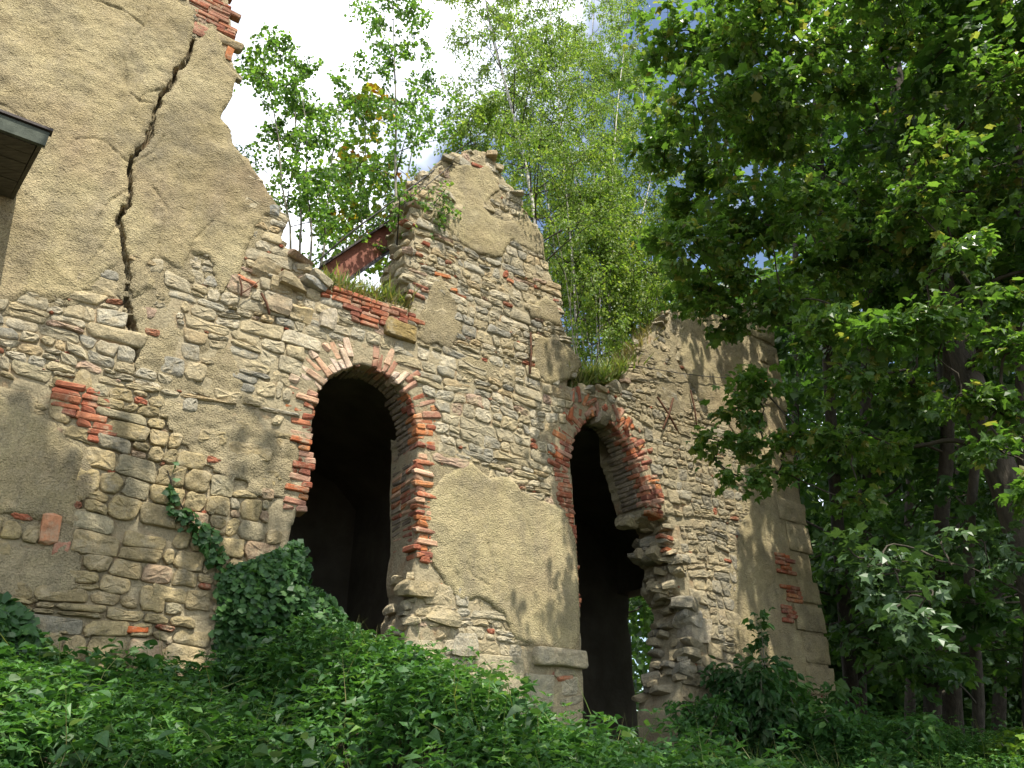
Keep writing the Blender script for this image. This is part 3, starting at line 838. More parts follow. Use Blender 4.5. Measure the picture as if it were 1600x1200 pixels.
def cut_corners(q, rs, k=None):
    """quad (4,2) CCW -> rounded irregular polygon"""
    out = []
    n = len(q)
    for i in range(n):
        p = q[i]; a = q[i - 1]; b = q[(i + 1) % n]
        la = np.linalg.norm(a - p); lb = np.linalg.norm(b - p)
        ra = min(.42, rs.uniform(.012, .075) / la); rb = min(.42, rs.uniform(.012, .075) / lb)
        out.append(p + (a - p) * ra); 
        if rs.rand() < .7: out.append(p + (a - p) * ra * .3 + (b - p) * rb * .3)
        out.append(p + (b - p) * rb)
        if lb > .2: out.append((p + b) / 2 + rs.uniform(-.014, .014, 2))
    return np.array(out)

STONES = []          # (area, poly, height, tint)
def rowwave(u, k): return .075 * np.sin(u * .8 + k * .12 + 1.3) * .5 + .06 * vnoise(np.array([u * 1.1]), np.array([k * .4]), None, 21)[0] + .028 * vnoise(np.array([u * 3.1]), np.array([k * .7]), None, 22)[0]
def gen_stones():
    rs = np.random.RandomState(5)
    z = 1.7; k = 0
    cells = []
    while z < 11.3:
        h = rs.uniform(.13, .25) if z < 4.6 else rs.uniform(.11, .20)
        if rs.rand() < .12: h *= .62
        u = -1.9 + rs.uniform(0, .3)
        while u < 12.6:
            low = u < 3.2 and z < 5
            tow = u > 8.3
            w = np.clip(rs.lognormal(math.log(.27 if low else (.22 if tow else .24)), .42), .10, .62)
            s0, s1 = rs.uniform(-.028, .028, 2)
            q = np.array([[u + s0, z + rowwave(u, k)], [u + w + s1, z + rowwave(u + w, k)], [u + w - s1, z + h + rowwave(u + w, k + 1)], [u - s0, z + h + rowwave(u, k + 1)]])
            x = rs.rand()
            if x < (.42 if tow else .24) and h > .12:
                m = rs.uniform(.35, .65); m2 = np.clip(m + rs.uniform(-.15, .15), .25, .75)
                pl = q[0] + (q[3] - q[0]) * m; pr = q[1] + (q[2] - q[1]) * m2
                cells += [np.array([q[0], q[1], pr, pl]), np.array([pl, pr, q[2], q[3]])]
            elif x < .40 and w > .3:
                m = rs.uniform(.6, .8)
                pb = q[0] + (q[1] - q[0]) * m; pt = q[3] + (q[2] - q[3]) * (m + rs.uniform(-.12, .12))
                cells.append(np.array([q[0], pb, pt, q[3]]))
                mm = rs.uniform(.4, .6); pm = pb + (pt - pb) * mm; pr = q[1] + (q[2] - q[1]) * mm
                cells += [np.array([pb, q[1], pr, pm]), np.array([pm, pr, q[2], pt])]
            else: cells.append(q)
            if rs.rand() < .30:      # small wedge stones in the joints
                c = q[rs.randint(4)] + rs.uniform(-.01, .01, 2); a = rs.uniform(.022, .045); b = rs.uniform(.018, .032)
                th = rs.uniform(-.3, .3)
                cells.append(('chip', np.array([[c[0] + a * math.cos(t + th), c[1] + b * math.sin(t + th)] for t in np.arange(5) * 2 * math.pi / 5 + .3])))
            u += w
        z += h; k += 1
    cen = np.array([(c[1] if isinstance(c, tuple) else c).mean(0) for c in cells])
    dead = np.zeros(len(cells), bool)
    for i in rs.permutation(len(cells))[:len(cells) // 11]:       # jumpers: stones that reach through two courses
        if isinstance(cells[i], tuple) or dead[i]: continue
        c = cells[i].copy(); hh = c[3, 1] - c[0, 1]; ww = c[1, 0] - c[0, 0]
        if hh > .17 or ww > .42: continue
        up = rs.uniform(.6, 1.0) * .15
        c[2, 1] += up * rs.uniform(.7, 1.1); c[3, 1] += up
        inn = sd_poly(cen, c + 0) > -.035
        inn[i] = False; dead |= inn; cells[i] = c
    f_core = core_field(cen)
    keep = (f_core > .01) & ~dead
    dp = np.max([sd_poly(cen, p) for p in PLASTER_POLYS], axis=0)
    dc = np.max([sd_poly(cen, p) for p in COAT_POLYS], axis=0)
    db = np.max([sd_poly(cen, p) for p in BOND_POLYS], axis=0)
    keep &= (dp < .08) & (db < .0)
    for ln, w in RING_BLOCK:
        d, _ = d_line(cen, ln); keep &= d > w * .9
    d, _ = d_line(cen, CRACK); keep &= d > .075
    keep &= ~((dc > .05) & (rs.rand(len(cen)) < .5))
    keep &= cen[:, 1] > 1.9
    for i in np.where(keep)[0]:
        q = cells[i][1] if isinstance(cells[i], tuple) else cells[i]
        if max(sd_poly(q, O1).max(), sd_poly(q, O2).max()) > .045: keep[i] = False
    for i in np.where(keep)[0]:
        c = cells[i]
        if isinstance(c, tuple):
            poly = c[1]; hg = rs.uniform(.02, .04)
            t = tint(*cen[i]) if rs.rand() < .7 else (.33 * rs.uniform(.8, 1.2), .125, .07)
        else:
            m = c.mean(0); gap = rs.uniform(.003, .010)
            d = c - m; L = np.linalg.norm(d, axis=1, keepdims=True)
            poly = cut_corners(m + d * (1 - gap / L), rs); hg = rs.uniform(.022, .050)
            if rs.rand() < .12 and np.ptp(poly[:, 0]) * np.ptp(poly[:, 1]) < .02: t = (.34 * rs.uniform(.8, 1.2), .13, .075)
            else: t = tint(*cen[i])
        ar = np.ptp(poly[:, 0]) * np.ptp(poly[:, 1])
        px_scale = 1.0 / (8.0 + cen[i, 0] * .45) ** 2
        STONES.append((ar * px_scale, poly, hg, t))
gen_stones()
STONES.sort(key=lambda s: -s[0])

# rocks: rough lumps for broken edges and fallen stones
def rock_mesh(i):
    rs = np.random.RandomState(300 + i)
    n = 3
    g = np.linspace(-1, 1, n + 1)
    V = {}; F = []
    def vid(p):
        key = tuple(np.round(p, 4))
        if key not in V: V[key] = len(V)
        return V[key]
    for ax in range(3):
        for s in (-1, 1):
            for a in range(n):
                for b in range(n):
                    q = []
                    for da, db in ((0, 0), (1, 0), (1, 1), (0, 1)):
                        p = [0, 0, 0]; p[ax] = s; p[(ax + 1) % 3] = g[a + da]; p[(ax + 2) % 3] = g[b + db]
                        q.append(vid(p))
                    F.append(q if s > 0 else q[::-1])
    P = np.array(list(V.keys()))
    r = np.linalg.norm(P, axis=1, keepdims=True)
    Q = P * (.62 + .38 / np.maximum(r, 1))          # rounded box
    for _ in range(5):                               # chop flat facets
        d = rs.normal(size=3); d /= np.linalg.norm(d); c = rs.uniform(.62, .9)
        e = np.maximum(Q @ d - c, 0); Q = Q - e[:, None] * d * .85
    Q = Q + rs.uniform(-.05, .05, Q.shape)
    me = mesh('rock', Q * .5, np.array(F), False)
    me.materials.append(M['stone'])
    return me
ROCKS = [rock_mesh(i) for i in range(10)]
def rock(u, o, z, size, parent=RUIN, tn=None, name='stone'):
    b = bpy.data.objects.new(name, R.choice(ROCKS))
    b.rotation_euler = (R.gauss(0, .18), R.gauss(0, .18), R.gauss(0, .5))
    if parent is not None:
        b.location = (u, -o, z - ZB); ROCK_LIST.append((b, size[0] * size[2] * (.55 if o > -.25 else .12) / (8 + u * .45) ** 2))
    else: COL.objects.link(b); b.location = world_pt(u, o, z)
    b.scale = (size[0] * R.uniform(.85, 1.15), size[1] * R.uniform(.85, 1.15), size[2] * R.uniform(.85, 1.15))
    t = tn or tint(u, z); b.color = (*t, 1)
    return b

N_ROCK = 0; ROCK_LIST = []
def edge_rocks(path_px, dep, n_per_m, size, inset=0.04):
    """stones standing out of a broken edge of the wall, through its thickness"""
    global N_ROCK
    p = resample(WP(path_px), .02)
    L = .02 * len(p); n = int(L * n_per_m)
    for i in range(n):
        q = p[int((i + R.random()) / n * (len(p) - 1))]
        s = R.uniform(*size)
        rock(q[0] + R.uniform(-.03, .03) + inset, R.uniform(*dep), q[1] + R.uniform(-.03, .03), (s * R.uniform(1.1, 1.7), s * 1.2, s * R.uniform(.5, .85)))
        N_ROCK += 1
edge_rocks([(646, 487), (634, 430), (632, 395), (645, 370), (637, 340), (648, 318), (640, 300), (660, 276), (690, 258), (712, 243), (742, 236)], (-.65, .03), 16, (.10, .2), .02)
edge_rocks([(1016, 803), (1040, 806), (1052, 832), (1040, 862), (1060, 880), (1052, 915), (1074, 950), (1078, 1000), (1066, 1050), (1055, 1090)], (-.7, .08), 20, (.13, .28), -.02)
edge_rocks([(436, 375), (462, 400), (484, 430), (508, 447)], (-.3, .06), 9, (.14, .24), 0)
edge_rocks([(766, 243), (790, 285), (818, 330), (846, 372)], (-.3, .05), 8, (.1, .2), 0)
edge_rocks([(884, 604), (902, 606), (940, 612), (978, 596), (1008, 535), (1050, 478)], (-.3, .05), 7, (.1, .2), 0)
edge_rocks([(1050, 486), (1078, 492), (1100, 484), (1122, 498), (1150, 482), (1186, 476)], (-.4, .04), 6, (.1, .2), 0)
edge_rocks([(646, 890), (652, 930), (640, 960), (645, 1000)], (-.6, .05), 18, (.12, .22), .02)
# named single stones seen in the photo
for px, py, sx, sz, o, tn in ((428, 330, .24, .22, .02, (.33, .33, .30)), (722, 1010, .40, .34, .10, (.42, .38, .29)), (415, 425, .40, .32, .06, (.40, .32, .19)),
                              (512, 500, .3, .38, .05, (.52, .45, .34)), (470, 490, .3, .36, .06, (.46, .36, .2)), (440, 450, .36, .22, .08, (.36, .29, .17)), (455, 445, .4, .2, .09, (.34, .28, .17)), (432, 478, .44, .3, .05, (.42, .33, .22)),
                              (485, 445, .34, .18, .07, (.33, .32, .28)), (1075, 965, .42, .34, .08, (.5, .45, .36)), (1092, 985, .5, .4, .06, (.44, .38, .28)), (940, 655, .28, .24, .1, (.34, .28, .2)), (700, 310, .3, .16, .05, None),
                              (655, 920, .55, .2, .08, (.42, .34, .2)), (690, 965, .6, .22, .06, (.38, .32, .2))):
    u, z = W(px, py); b = rock(u, o - .12, z, (sx, .34, sz), tn=tn); b.rotation_euler = (R.gauss(0, .08), R.gauss(0, .06), R.gauss(0, .15)); N_ROCK += 1

def slab_stone(px0, py0, px1, py1, o, tn, h):
    a = W(px0, py0); b = W(px1, py1); rs = np.random.RandomState(int(px0))
    q = np.array([[a[0], min(a[1], b[1]) - h], [b[0], min(a[1], b[1]) - h], [b[0], min(a[1], b[1])], [a[0], min(a[1], b[1])]])
    return cut_corners(q, rs), o, tn
BIG = [slab_stone(600, 497, 650, 514, .10, (.30, .22, .09), .27), slab_stone(830, 1000, 912, 1018, .13, (.48, .41, .28), .24), slab_stone(742, 1010, 815, 1028, .07, (.38, .33, .22), .52), slab_stone(818, 1045, 862, 1055, .06, (.40, .36, .26), .42)]
fill = MB(); rsS = np.random.RandomState(9)
allst = [(9, b[0], b[1], b[2]) for b in BIG] + STONES
cand = []
for s_i, st in enumerate(allst):
    c = st[1].mean(0)
    if s_i >= len(BIG) and any(b[0][:, 0].min() - .02 < c[0] < b[0][:, 0].max() + .02 and b[0][:, 1].min() - .02 < c[1] < b[0][:, 1].max() + .02 for b in BIG): continue
    if c[1] < 2.05: continue
    vis = 0.0 if (c[0] < -.9 or (c[1] < 2.6 and c[0] < 5)) else 1.0
    cand.append((st[0] * vis, 's', st))
cand += [(q, 'r', b) for b, q in ROCK_LIST]
cand.sort(key=lambda t: -t[0])
def join_mesh(mb, me, M4, col):
    vv = np.empty(len(me.vertices) * 3, np.float32); me.vertices.foreach_get('co', vv); vv = vv.reshape(-1, 3)
    Mx = np.array(M4)
    vv = vv @ Mx[:3, :3].T + Mx[:3, 3]
    n0 = mb.n; t3 = []; t4 = []
    for p_ in me.polygons: (t3 if len(p_.vertices) == 3 else t4).append(list(p_.vertices))
    mb.add(vv, np.array(t3) if t3 else np.zeros((0, 3), int), col)
    if t4: mb.f4.append(np.array(t4) + n0)
cnt = 0
for q, kd, st in cand:
    part = cnt < 300
    if part: cnt += 1
    if kd == 'r':
        if part: COL.objects.link(st); st.parent = RUIN
        else:
            join_mesh(fill, st.data, Matrix.LocRotScale(st.location, st.rotation_euler, st.scale), tuple(st.color)[:3]); bpy.data.objects.remove(st)
        continue
    _, poly, hg, tn = st
    c = poly.mean(0); V, F3, F4 = stone_geo(poly, hg, rsS)
    Vl = loc(V[:, 0], V[:, 1], V[:, 2])
    if part:
        ce = loc(c[0], 0, c[1])
        o = obj('stone', mesh('stone', Vl - ce, [F3, F4], bool(R.random() < .3)), M['stone'], RUIN)
        o.location = ce; o.color = (*tn, 1)
    else:
        n0 = fill.n
        fill.add(Vl, F3, tn); fill.f4.append(F4 + n0)
obj('rubble_stones', fill.mesh('rubble_stones', False), M['stone_fill'], RUIN, kind='stuff', label='smaller rubble stones bedded between the larger ones')
def place_bricks():
    BRICK_LIST.sort(key=lambda b_: -b_['q'])
    mb = MB()
    for i, b_ in enumerate(BRICK_LIST):
        if i < 300:
            o = bpy.data.objects.new(b_['name'], b_['me']); COL.objects.link(o); o.parent = RUIN
            o.matrix_local = b_['m']; o.color = (*b_['c'], 1)
            if b_['label']: o['label'] = b_['label']
        else: join_mesh(mb, b_['me'], b_['m'], b_['c'])
    obj('brick_remainder', mb.mesh('brick_remainder', False), M['brick_fill'], RUIN, kind='stuff', label='half hidden bricks inside the arches and joints')
place_bricks()

# ------------------------------------------------------------------ corner blocks (plastered quoins), iron, canopy, interior
def rough_block(u0, u1, o0, o1, z0, z1, n=5, amp=.012, seed=0):
    mb = MB()
    rs = np.random.RandomState(seed)
    us = np.linspace(u0, u1, n + 4); zs = np.linspace(z0, z1, n)
    U, Z = np.meshgrid(us, zs, indexing='ij')
    e = np.minimum(np.minimum(U - u0, u1 - U), np.minimum(Z - z0, z1 - Z))
    O = o1 - .03 * np.clip(1 - e / .035, 0, 1) + amp * fbm(U.ravel() * 5, Z.ravel() * 5, None, 3, seed).reshape(U.shape)
    V = loc(U.ravel(), O.ravel(), Z.ravel())
    k = n; i = np.arange(len(us) - 1)[:, None] * k; j = np.arange(k - 1)[None]
    F = np.stack([i + j, i + k + j, i + k + j + 1, i + j + 1], -1).reshape(-1, 4)
    mb.add(V, F)
    rim = [q * k for q in range(len(us))] + [(len(us) - 1) * k + q for q in range(1, k)] + [q * k + k - 1 for q in range(len(us) - 2, -1, -1)] + [q for q in range(k - 2, 0, -1)]
    RV = V[rim].copy(); RV[:, 1] = -o0
    m = len(rim)
    base = mb.n; mb.add(np.concatenate([V[rim], RV]), np.array([[q, q + m, (q + 1) % m + m, (q + 1) % m] for q in range(m)]))
    return mb
zq = 2.2; qi = 0
while zq < 9.6:
    hq = R.uniform(.44, .56)
    wq = (.80 if qi % 2 else .6) + R.uniform(-.1, .1)
    if qi not in (5, 8, 11):
        b = rough_block(TOWER_U - wq, TOWER_U + .05, -.3, .115, zq, zq + hq - R.uniform(.05, .085), 9, .045, 400 + qi)
        obj('corner_block', b.mesh('corner_block', True, False), M['plaster'], RUIN)
    zq += hq; qi += 1

def bar(p, q, r, o=.06):
    a = W(*p, o); b = W(*q, o)
    mb = MB(); mb.tube(np.stack([loc(*(a[0], o, a[1])), loc((a[0] + b[0]) / 2 + .012, o + .012, (a[1] + b[1]) / 2), loc(b[0], o, b[1])]), r, 6)
    return mb
for i, (p, q, r) in enumerate([((829, 520), (828, 583), .016), ((1027, 620), (1058, 672), .018), ((1052, 622), (1036, 670), .018), ((1079, 610), (1089, 668), .016),
                               ((374, 432), (377, 462), .012), ((375, 460), (404, 440), .008), ((408, 458), (421, 490), .016)]):
    obj('iron_tie', bar(p, q, r, .085).mesh('iron_tie', True, False), M['iron'], RUIN)

# canopy at the left edge
can = empty('canopy', (0, 0, 0)); can.parent = RUIN
can['label'] = 'dark boarded canopy projecting from the plaster'
cz = W(30, 318)[1]; cu = W(30, 318)[0]
uo, zo = W(85, 226, 1.15)
def can_box(name, pts_lo, z0, z1, mat, par=can):
    mb = MB(); P = np.array(pts_lo)
    lo = loc(P[:, 0], P[:, 1], np.full(len(P), z0)); hi = loc(P[:, 0], P[:, 1], np.full(len(P), z1)); k = len(P)
    mb.add(np.concatenate([lo, hi]), np.array([[i, (i + 1) % k, (i + 1) % k + k, i + k] for i in range(k)]))
    mb.f4.append(np.array([[3, 2, 1, 0], [4, 5, 6, 7]])); 
    return obj(name, mb.mesh(name, False, False), mat, par)
uR0, uR1 = cu - .06, uo - .1
can_box('roof_board', [(-3.2, 0.02), (uR0, .02), (uR1 + .02, 1.13), (-3.2, 1.13)], cz + .12, cz + .16, M['wood_dark'])
can_box('fascia', [(-3.2, 1.131), (uR1 + .03, 1.131), (uR1 + .035, 1.175), (-3.2, 1.175)], cz - .02, cz + .15, M['fascia'])
can_box('cap_strip', [(-3.2, 1.10), (uR1 + .05, 1.10), (uR1 + .055, 1.20), (-3.2, 1.20)], cz + .161, cz + .19, M['darksteel'])
can_box('side_board', [(uR0 - .035, .03), (uR0 + .0, .03), (uR1 + .01, 1.13), (uR1 - .03, 1.13)], cz - .02, cz + .118, M['wood_dark'])
for i in range(5):
    uu = uR1 - .35 - i * .42
    can_box('rafter', [(uu - .04, .03), (uu, .03), (uu, 1.128), (uu - .04, 1.128)], cz + .0, cz + .119, M['wood_dark'])
for i in range(6):
    o0 = .08 + i * .175
    ur = uR0 + (uR1 - uR0) * (o0 / 1.13) - .04
    can_box('soffit_plank', [(-3.2, o0), (ur, o0), (ur + .02, o0 + .165), (-3.2, o0 + .165)], cz - .022 - .004 * (i % 2), cz - .003, M['wood_dark'])

# interior
def ibox(name, u0, u1, o0, o1, z0, z1, mat=M['mortar']):
    mb = MB(); lo = loc(u0, o0, z0); hi = loc(u1, o1, z1)
    mb.box(np.minimum(lo, hi), np.maximum(lo, hi))
    return obj(name, mb.mesh(name, False, False), mat, RUIN)
HB = WP([(985, 905), (1012, 870), (1040, 850), (1075, 900), (1080, 1140), (950, 1140), (958, 1000), (968, 940)], -4.6)
def bfield(P):
    f = np.minimum(np.minimum(P[:, 0] + 2.3, 12.4 - P[:, 0]), np.minimum(P[:, 1] - 1.0, 7.05 - P[:, 1]))
    return f + .05 * fbm(P[:, 0] * 2, P[:, 1] * 2, None, 3, 90)
V, F = sheet(bfield, lambda P, f: -4.6 + .05 * fbm(P[:, 0] * 1.5, P[:, 1] * 1.5, None, 4, 91), (-2.4, .9), (12.5, 7.1), .12, [-4.8, -5.0, -5.2])
obj('back_wall', mesh('back_wall', V, F), M['inner_shade'], RUIN)
ibox('side_wall', -2.6, -2.2, -.70, -5.2, .8, 7.0, M['inner_shade'])
ibox('partition_wall', 5.6, 6.2, -.74, -4.7, .8, 6.95, M['inner_shade'])
ibox('end_wall', 12.1, 12.64, -.70, -2.7, .8, 8.6, M['inner_shade'])
ibox('end_wall', 12.1, 12.64, -2.701, -5.2, 5.1, 8.6, M['inner_shade'])
# vault: slab with a curved underside over each bay
def vault(u0, u1):
    us = np.linspace(u0, u1, 17); os_ = np.array([-.74, -2, -3.4, -4.75])
    t = (us - u0) / (u1 - u0); zz = 5.9 + .95 * np.sqrt(np.maximum(0, 1 - (2 * t - 1) ** 2))
    V = np.concatenate([loc(us, np.full(17, o), zz) for o in os_]); V[:, 2] += .03 * fbm(V[:, 0] * 2, V[:, 1] * 2, None, 3, 95)
    k = 17; i = np.arange(3)[:, None] * k; j = np.arange(16)[None]
    F = np.stack([i + j, i + j + 1, i + k + j + 1, i + k + j], -1).reshape(-1, 4)
    obj('vault', mesh('vault', V, F), M['inner_shade'], RUIN)
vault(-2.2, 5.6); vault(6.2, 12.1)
us = np.arange(-2.3, 12.41, .25); os_ = np.arange(-.66, -5.3, -.25)
U, O = np.meshgrid(us, os_, indexing='ij')
Zt = 7.12 + .12 * fbm(U.ravel(), O.ravel(), None, 3, 96) + .10 * (O.ravel() < -1)
n = len(os_); i = np.arange(len(us) - 1)[:, None] * n; j = np.arange(n - 1)[None]
F = np.stack([i + j, i + j + 1, i + n + j + 1, i + n + j], -1).reshape(-1, 4)
obj('earth_topping', mesh('earth_topping', loc(U.ravel(), O.ravel(), Zt), F), M['earth'], RUIN)
ibox('vault_fill', -2.3, 12.4, -.72, -5.19, 6.87, 6.98)
# fallen stones at the foot of the second doorway
for i in range(14):
    u = R.uniform(7.5, 9.6); o = R.uniform(-.2, .9)
    w = world_pt(u, o, 0); gz = float(ground_z(w[0], w[1]))
    s = R.uniform(.12, .34)
    b = rock(u, o, gz + s * .22 + .10 * max(0, 1 - abs(u - 8.6)) , (s * 1.3, s * 1.1, s * .75), None, tn=R.choice([(.46, .38, .26), (.42, .34, .22), (.50, .44, .32), (.38, .3, .2)]), name='fallen_stone')
    tag(b, 'pale rubble stone fallen at the foot of the right doorway', 'stone', 'fallen stones at the right doorway')

# steel beam standing behind the parapet
def beam():
    rt = empty('steel_beam', wpx(510, 428, -.85), 0, label='sloping red painted steel beam behind the brick parapet', cat='beam')
    a = wpx(510, 428, -.85); b = wpx(700, 300, -.85)
    org = np.array(rt.location)
    ax = (b - a) / np.linalg.norm(b - a); sd = NV; upx = np.cross(sd, ax); upx /= np.linalg.norm(upx)
    if upx[2] < 0: upx = -upx
    B = np.stack([ax, sd, upx], 1); L = np.linalg.norm(b - a)
    for nm, lo, hi, mt in (('web', (0, -.012, -.24), (L, .012, .11), M['redsteel']), ('flange', (0, -.1, .111), (L, .1, .14), M['darksteel']), ('flange', (0, -.1, -.27), (L, .1, -.241), M['darksteel'])):
        mb = MB(); mb.box(lo, hi, None, B, a - org)
        obj(nm, mb.mesh(nm, False, False), mt, rt)
beam()

# cables
def cable(pts, lab, r=.012):
    P = smooth_path(np.array(pts), 2); o0 = P[0].copy()
    mb = MB(); mb.tube(P - o0, r, 5)
    o = obj('cable', mb.mesh('cable', True, False), M['cable'], None, lab, 'cable'); o.location = o0
cable([wpx(500, 405, -.3), wpx(545, 365, -.1), wpx(600, 325, .1), wpx(660, 280, .12), wpx(772, 192, -.5)], 'thicker dark cable slanting up to the broken peak', .014)
cable([wpx(560, 372, -.4), wpx(640, 312, .1), wpx(700, 262, .14), wpx(765, 212, -.5)], 'thin dark cable just below the thicker one', .007)
cable([wpx(995, 572, .15), wpx(1060, 583, .12), wpx(1120, 590, .12), wpx(1178, 592, .12)], 'thin slack cable strung across the corner wall', .008)

# ------------------------------------------------------------------ foliage
def leaf_tpl(kind):
    if kind == 'rhomb':
        V = [[0, 0, 0], [.34, .42, .07], [0, 1, -.05], [-.34, .42, .07]]; F = [[0, 1, 2], [0, 2, 3]]
    elif kind == 'round':
        V = [[0, 0, 0], [.4, .22, .03], [.44, .6, .05], [0, 1, -.03], [-.44, .6, .05], [-.4, .22, .03]]; F = [[0, 1, 2], [0, 2, 3], [0, 3, 4], [0, 4, 5]]
    elif kind == 'ovate':
        V = [[0, 0, 0], [.30, .36, .09], [0, .5, 0], [-.30, .36, .09], [0, 1.05, -.16]]; F = [[0, 1, 2], [0, 2, 3], [1, 4, 2], [3, 2, 4]]
    elif kind == 'broad':
        V = [[0, 0, 0], [.22, .16, .05], [.31, .40, .08], [.22, .70, .03], [0, 1.05, -.14], [-.22, .70, .03], [-.31, .40, .08], [-.22, .16, .05], [0, .45, 0]]; F = [[8, i, (i + 1) % 8] for i in range(8)]
    elif kind == 'maple':
        o = [[0, 0, 0], [.46, .10, -.03], [.40, .40, .05], [.56, .68, -.04], [.27, .68, .05], [0, 1.0, -.12], [-.27, .68, .05], [-.56, .68, -.04], [-.40, .40, .05], [-.46, .10, -.03]]
        V = o + [[0, .40, .02]]; F = [[10, i, (i + 1) % 10] for i in range(10)]
    elif kind == 'ivy':
        o = [[0, 0, 0], [.5, .08, 0], [.28, .42, .05], [.46, .62, .0], [0, 1, -.08], [-.46, .62, 0], [-.28, .42, .05], [-.5, .08, 0]]
        V = o + [[0, .38, .04]]; F = [[8, i, (i + 1) % 8] for i in range(8)]
    elif kind == 'blade':
        V = [[-.035, 0, 0], [.035, 0, 0], [.028, .55, .0], [-.028, .55, 0], [0, 1, -.16]]; F = [[0, 1, 2], [0, 2, 3], [3, 2, 4]]
    elif kind == 'wisp':
        V = [[-.006, 0, 0], [.006, 0, 0], [.005, .5, .03], [-.005, .5, .03], [0, 1, -.12]]; F = [[0, 1, 2], [0, 2, 3], [3, 2, 4]]
    return np.array(V, float), np.array(F)

LR = np.random.RandomState(99)
def nrm(v): return v / np.maximum(np.linalg.norm(v, axis=-1, keepdims=True), 1e-9)
def leaves(kind, P, direc, normal, size):
    T, F = leaf_tpl(kind); n = len(P)
    Y = nrm(direc); X = nrm(np.cross(Y, normal)); Z = np.cross(X, Y)
    s = np.broadcast_to(np.asarray(size, float), (n,))[:, None, None]
    V = P[:, None] + s * (T[None, :, 0, None] * X[:, None] + T[None, :, 1, None] * Y[:, None] + T[None, :, 2, None] * (LR.uniform(.2, 3.0, n)[:, None, None] if n > 1 else 1.0) * Z[:, None])
    FF = (F[None] + (np.arange(n) * len(T))[:, None, None]).reshape(-1, 3)
    return V.reshape(-1, 3), FF

class Tree:
    def __init__(s, name, base, label, group, bark, leafmat, kind, leaf, seed, wood_name='trunk'):
        s.base = np.asarray(base, float); s.rs = np.random.RandomState(seed)
        s.root = empty(name, s.base, 0, label=label, cat='tree' , group=group)
        s.trunk = MB(); s.limbs = MB(); s.P = []; s.D = []; s.Nn = []; s.S = []
        s.bark = bark; s.lm = leafmat; s.kind = kind; s.leaf = leaf
    def limb(s, pts, r0, r1, k=6, trunk=False, wob=.0):
        p = smooth_path(np.asarray(pts, float), 2)
        if wob:
            t = np.linspace(0, 1, len(p)); q = s.rs.uniform(0, 50)
            for a in range(3): p[:, a] += wob * vnoise(t * 5 + q, t * 0 + a * 7.3, None, 77) * np.minimum(1, t * 4) 
        rad = np.linspace(r0, r1, len(p))
        (s.trunk if trunk else s.limbs).tube(p - s.base, rad, k)
        return p
    def put(s, P, D_, Nn, S):
        s.P.append(P); s.D.append(D_); s.Nn.append(Nn); s.S.append(S)
    def spray(s, c, rad, n_twig, per, flat=.55, src=None, droop=.3, tw=True, upn=.9, spread=.55):
        """leafy twigs filling an ellipsoid around c"""
        rs = s.rs; c = np.asarray(c, float)
        d = nrm(rs.normal(size=(n_twig, 3))); rr = rs.uniform(.15, 1, n_twig) ** .5
        E = c + d * rr[:, None] * rad * np.array([1, 1, flat])
        for i in range(n_twig):
            a = c + (E[i] - c) * rs.uniform(0.0, .4) ; b = E[i] + np.array([0, 0, -.06 * rad])
            if tw and rs.rand() < tw: s.limbs.tube(np.stack([a, (a + b) / 2 + rs.normal(size=3) * .03 * rad, b]) - s.base, [.008, .005, .003], 4)
            t = rs.uniform(.25, 1.08, per)[:, None]
            tw_d = nrm((b - a)[None])[0]
            side = nrm(np.cross(tw_d, [0, 0, 1.]) + 1e-6)
            out = side[None] * rs.choice([-1, 1], per)[:, None] * rs.uniform(.3, 1, per)[:, None]
            P = a + (b - a) * t + out * s.leaf * spread + rs.normal(size=(per, 3)) * s.leaf * .55
            D_ = tw_d[None] * .6 + out + np.array([0, 0, -droop]) + rs.normal(size=(per, 3)) * .3
            Nn = np.array([0, 0, upn]) + rs.normal(size=(per, 3)) * .42
            s.put(P, D_, Nn, s.leaf * rs.uniform(.6, 1.2, per))
    def done(s, trunk_name='trunk', single=0, crown_kind=None):
        obj(trunk_name, s.trunk.mesh(trunk_name, True, False), s.bark, s.root)
        if s.limbs.n: obj('branches', s.limbs.mesh('branches', True, False), M["twig"], s.root, kind="stuff")
        P = np.concatenate(s.P) - s.base; D_ = np.concatenate(s.D); Nn = np.concatenate(s.Nn); S = np.concatenate(s.S)
        if single:
            q = np.linalg.norm(P + s.base - CAM, axis=1)
            v = (P + s.base - CAM); dep = v @ FW; x = np.abs(v[:, 0] / dep); y = np.abs(v @ UPV / dep)
            q = np.where((dep > 0) & (x < .66) & (y < .5), q, 1e9)
            idx = np.argsort(q)[:single]
            for i in idx:
                V, F = leaves(s.kind, np.zeros((1, 3)), D_[i:i + 1], Nn[i:i + 1], S[i])
                l = obj('leaf', mesh('leaf', V, F, False), s.lm, s.root); l.location = P[i]
            m = np.ones(len(P), bool); m[idx] = False
            P, D_, Nn, S = P[m], D_[m], Nn[m], S[m]
        V, F = leaves(s.kind, P, D_, Nn, S)
        o = obj('crown', mesh('crown', V, F, False), s.lm, s.root, kind='stuff')
        global LEAFTRI
        LEAFTRI += len(F)
        return s.root
LEAFTRI = 0

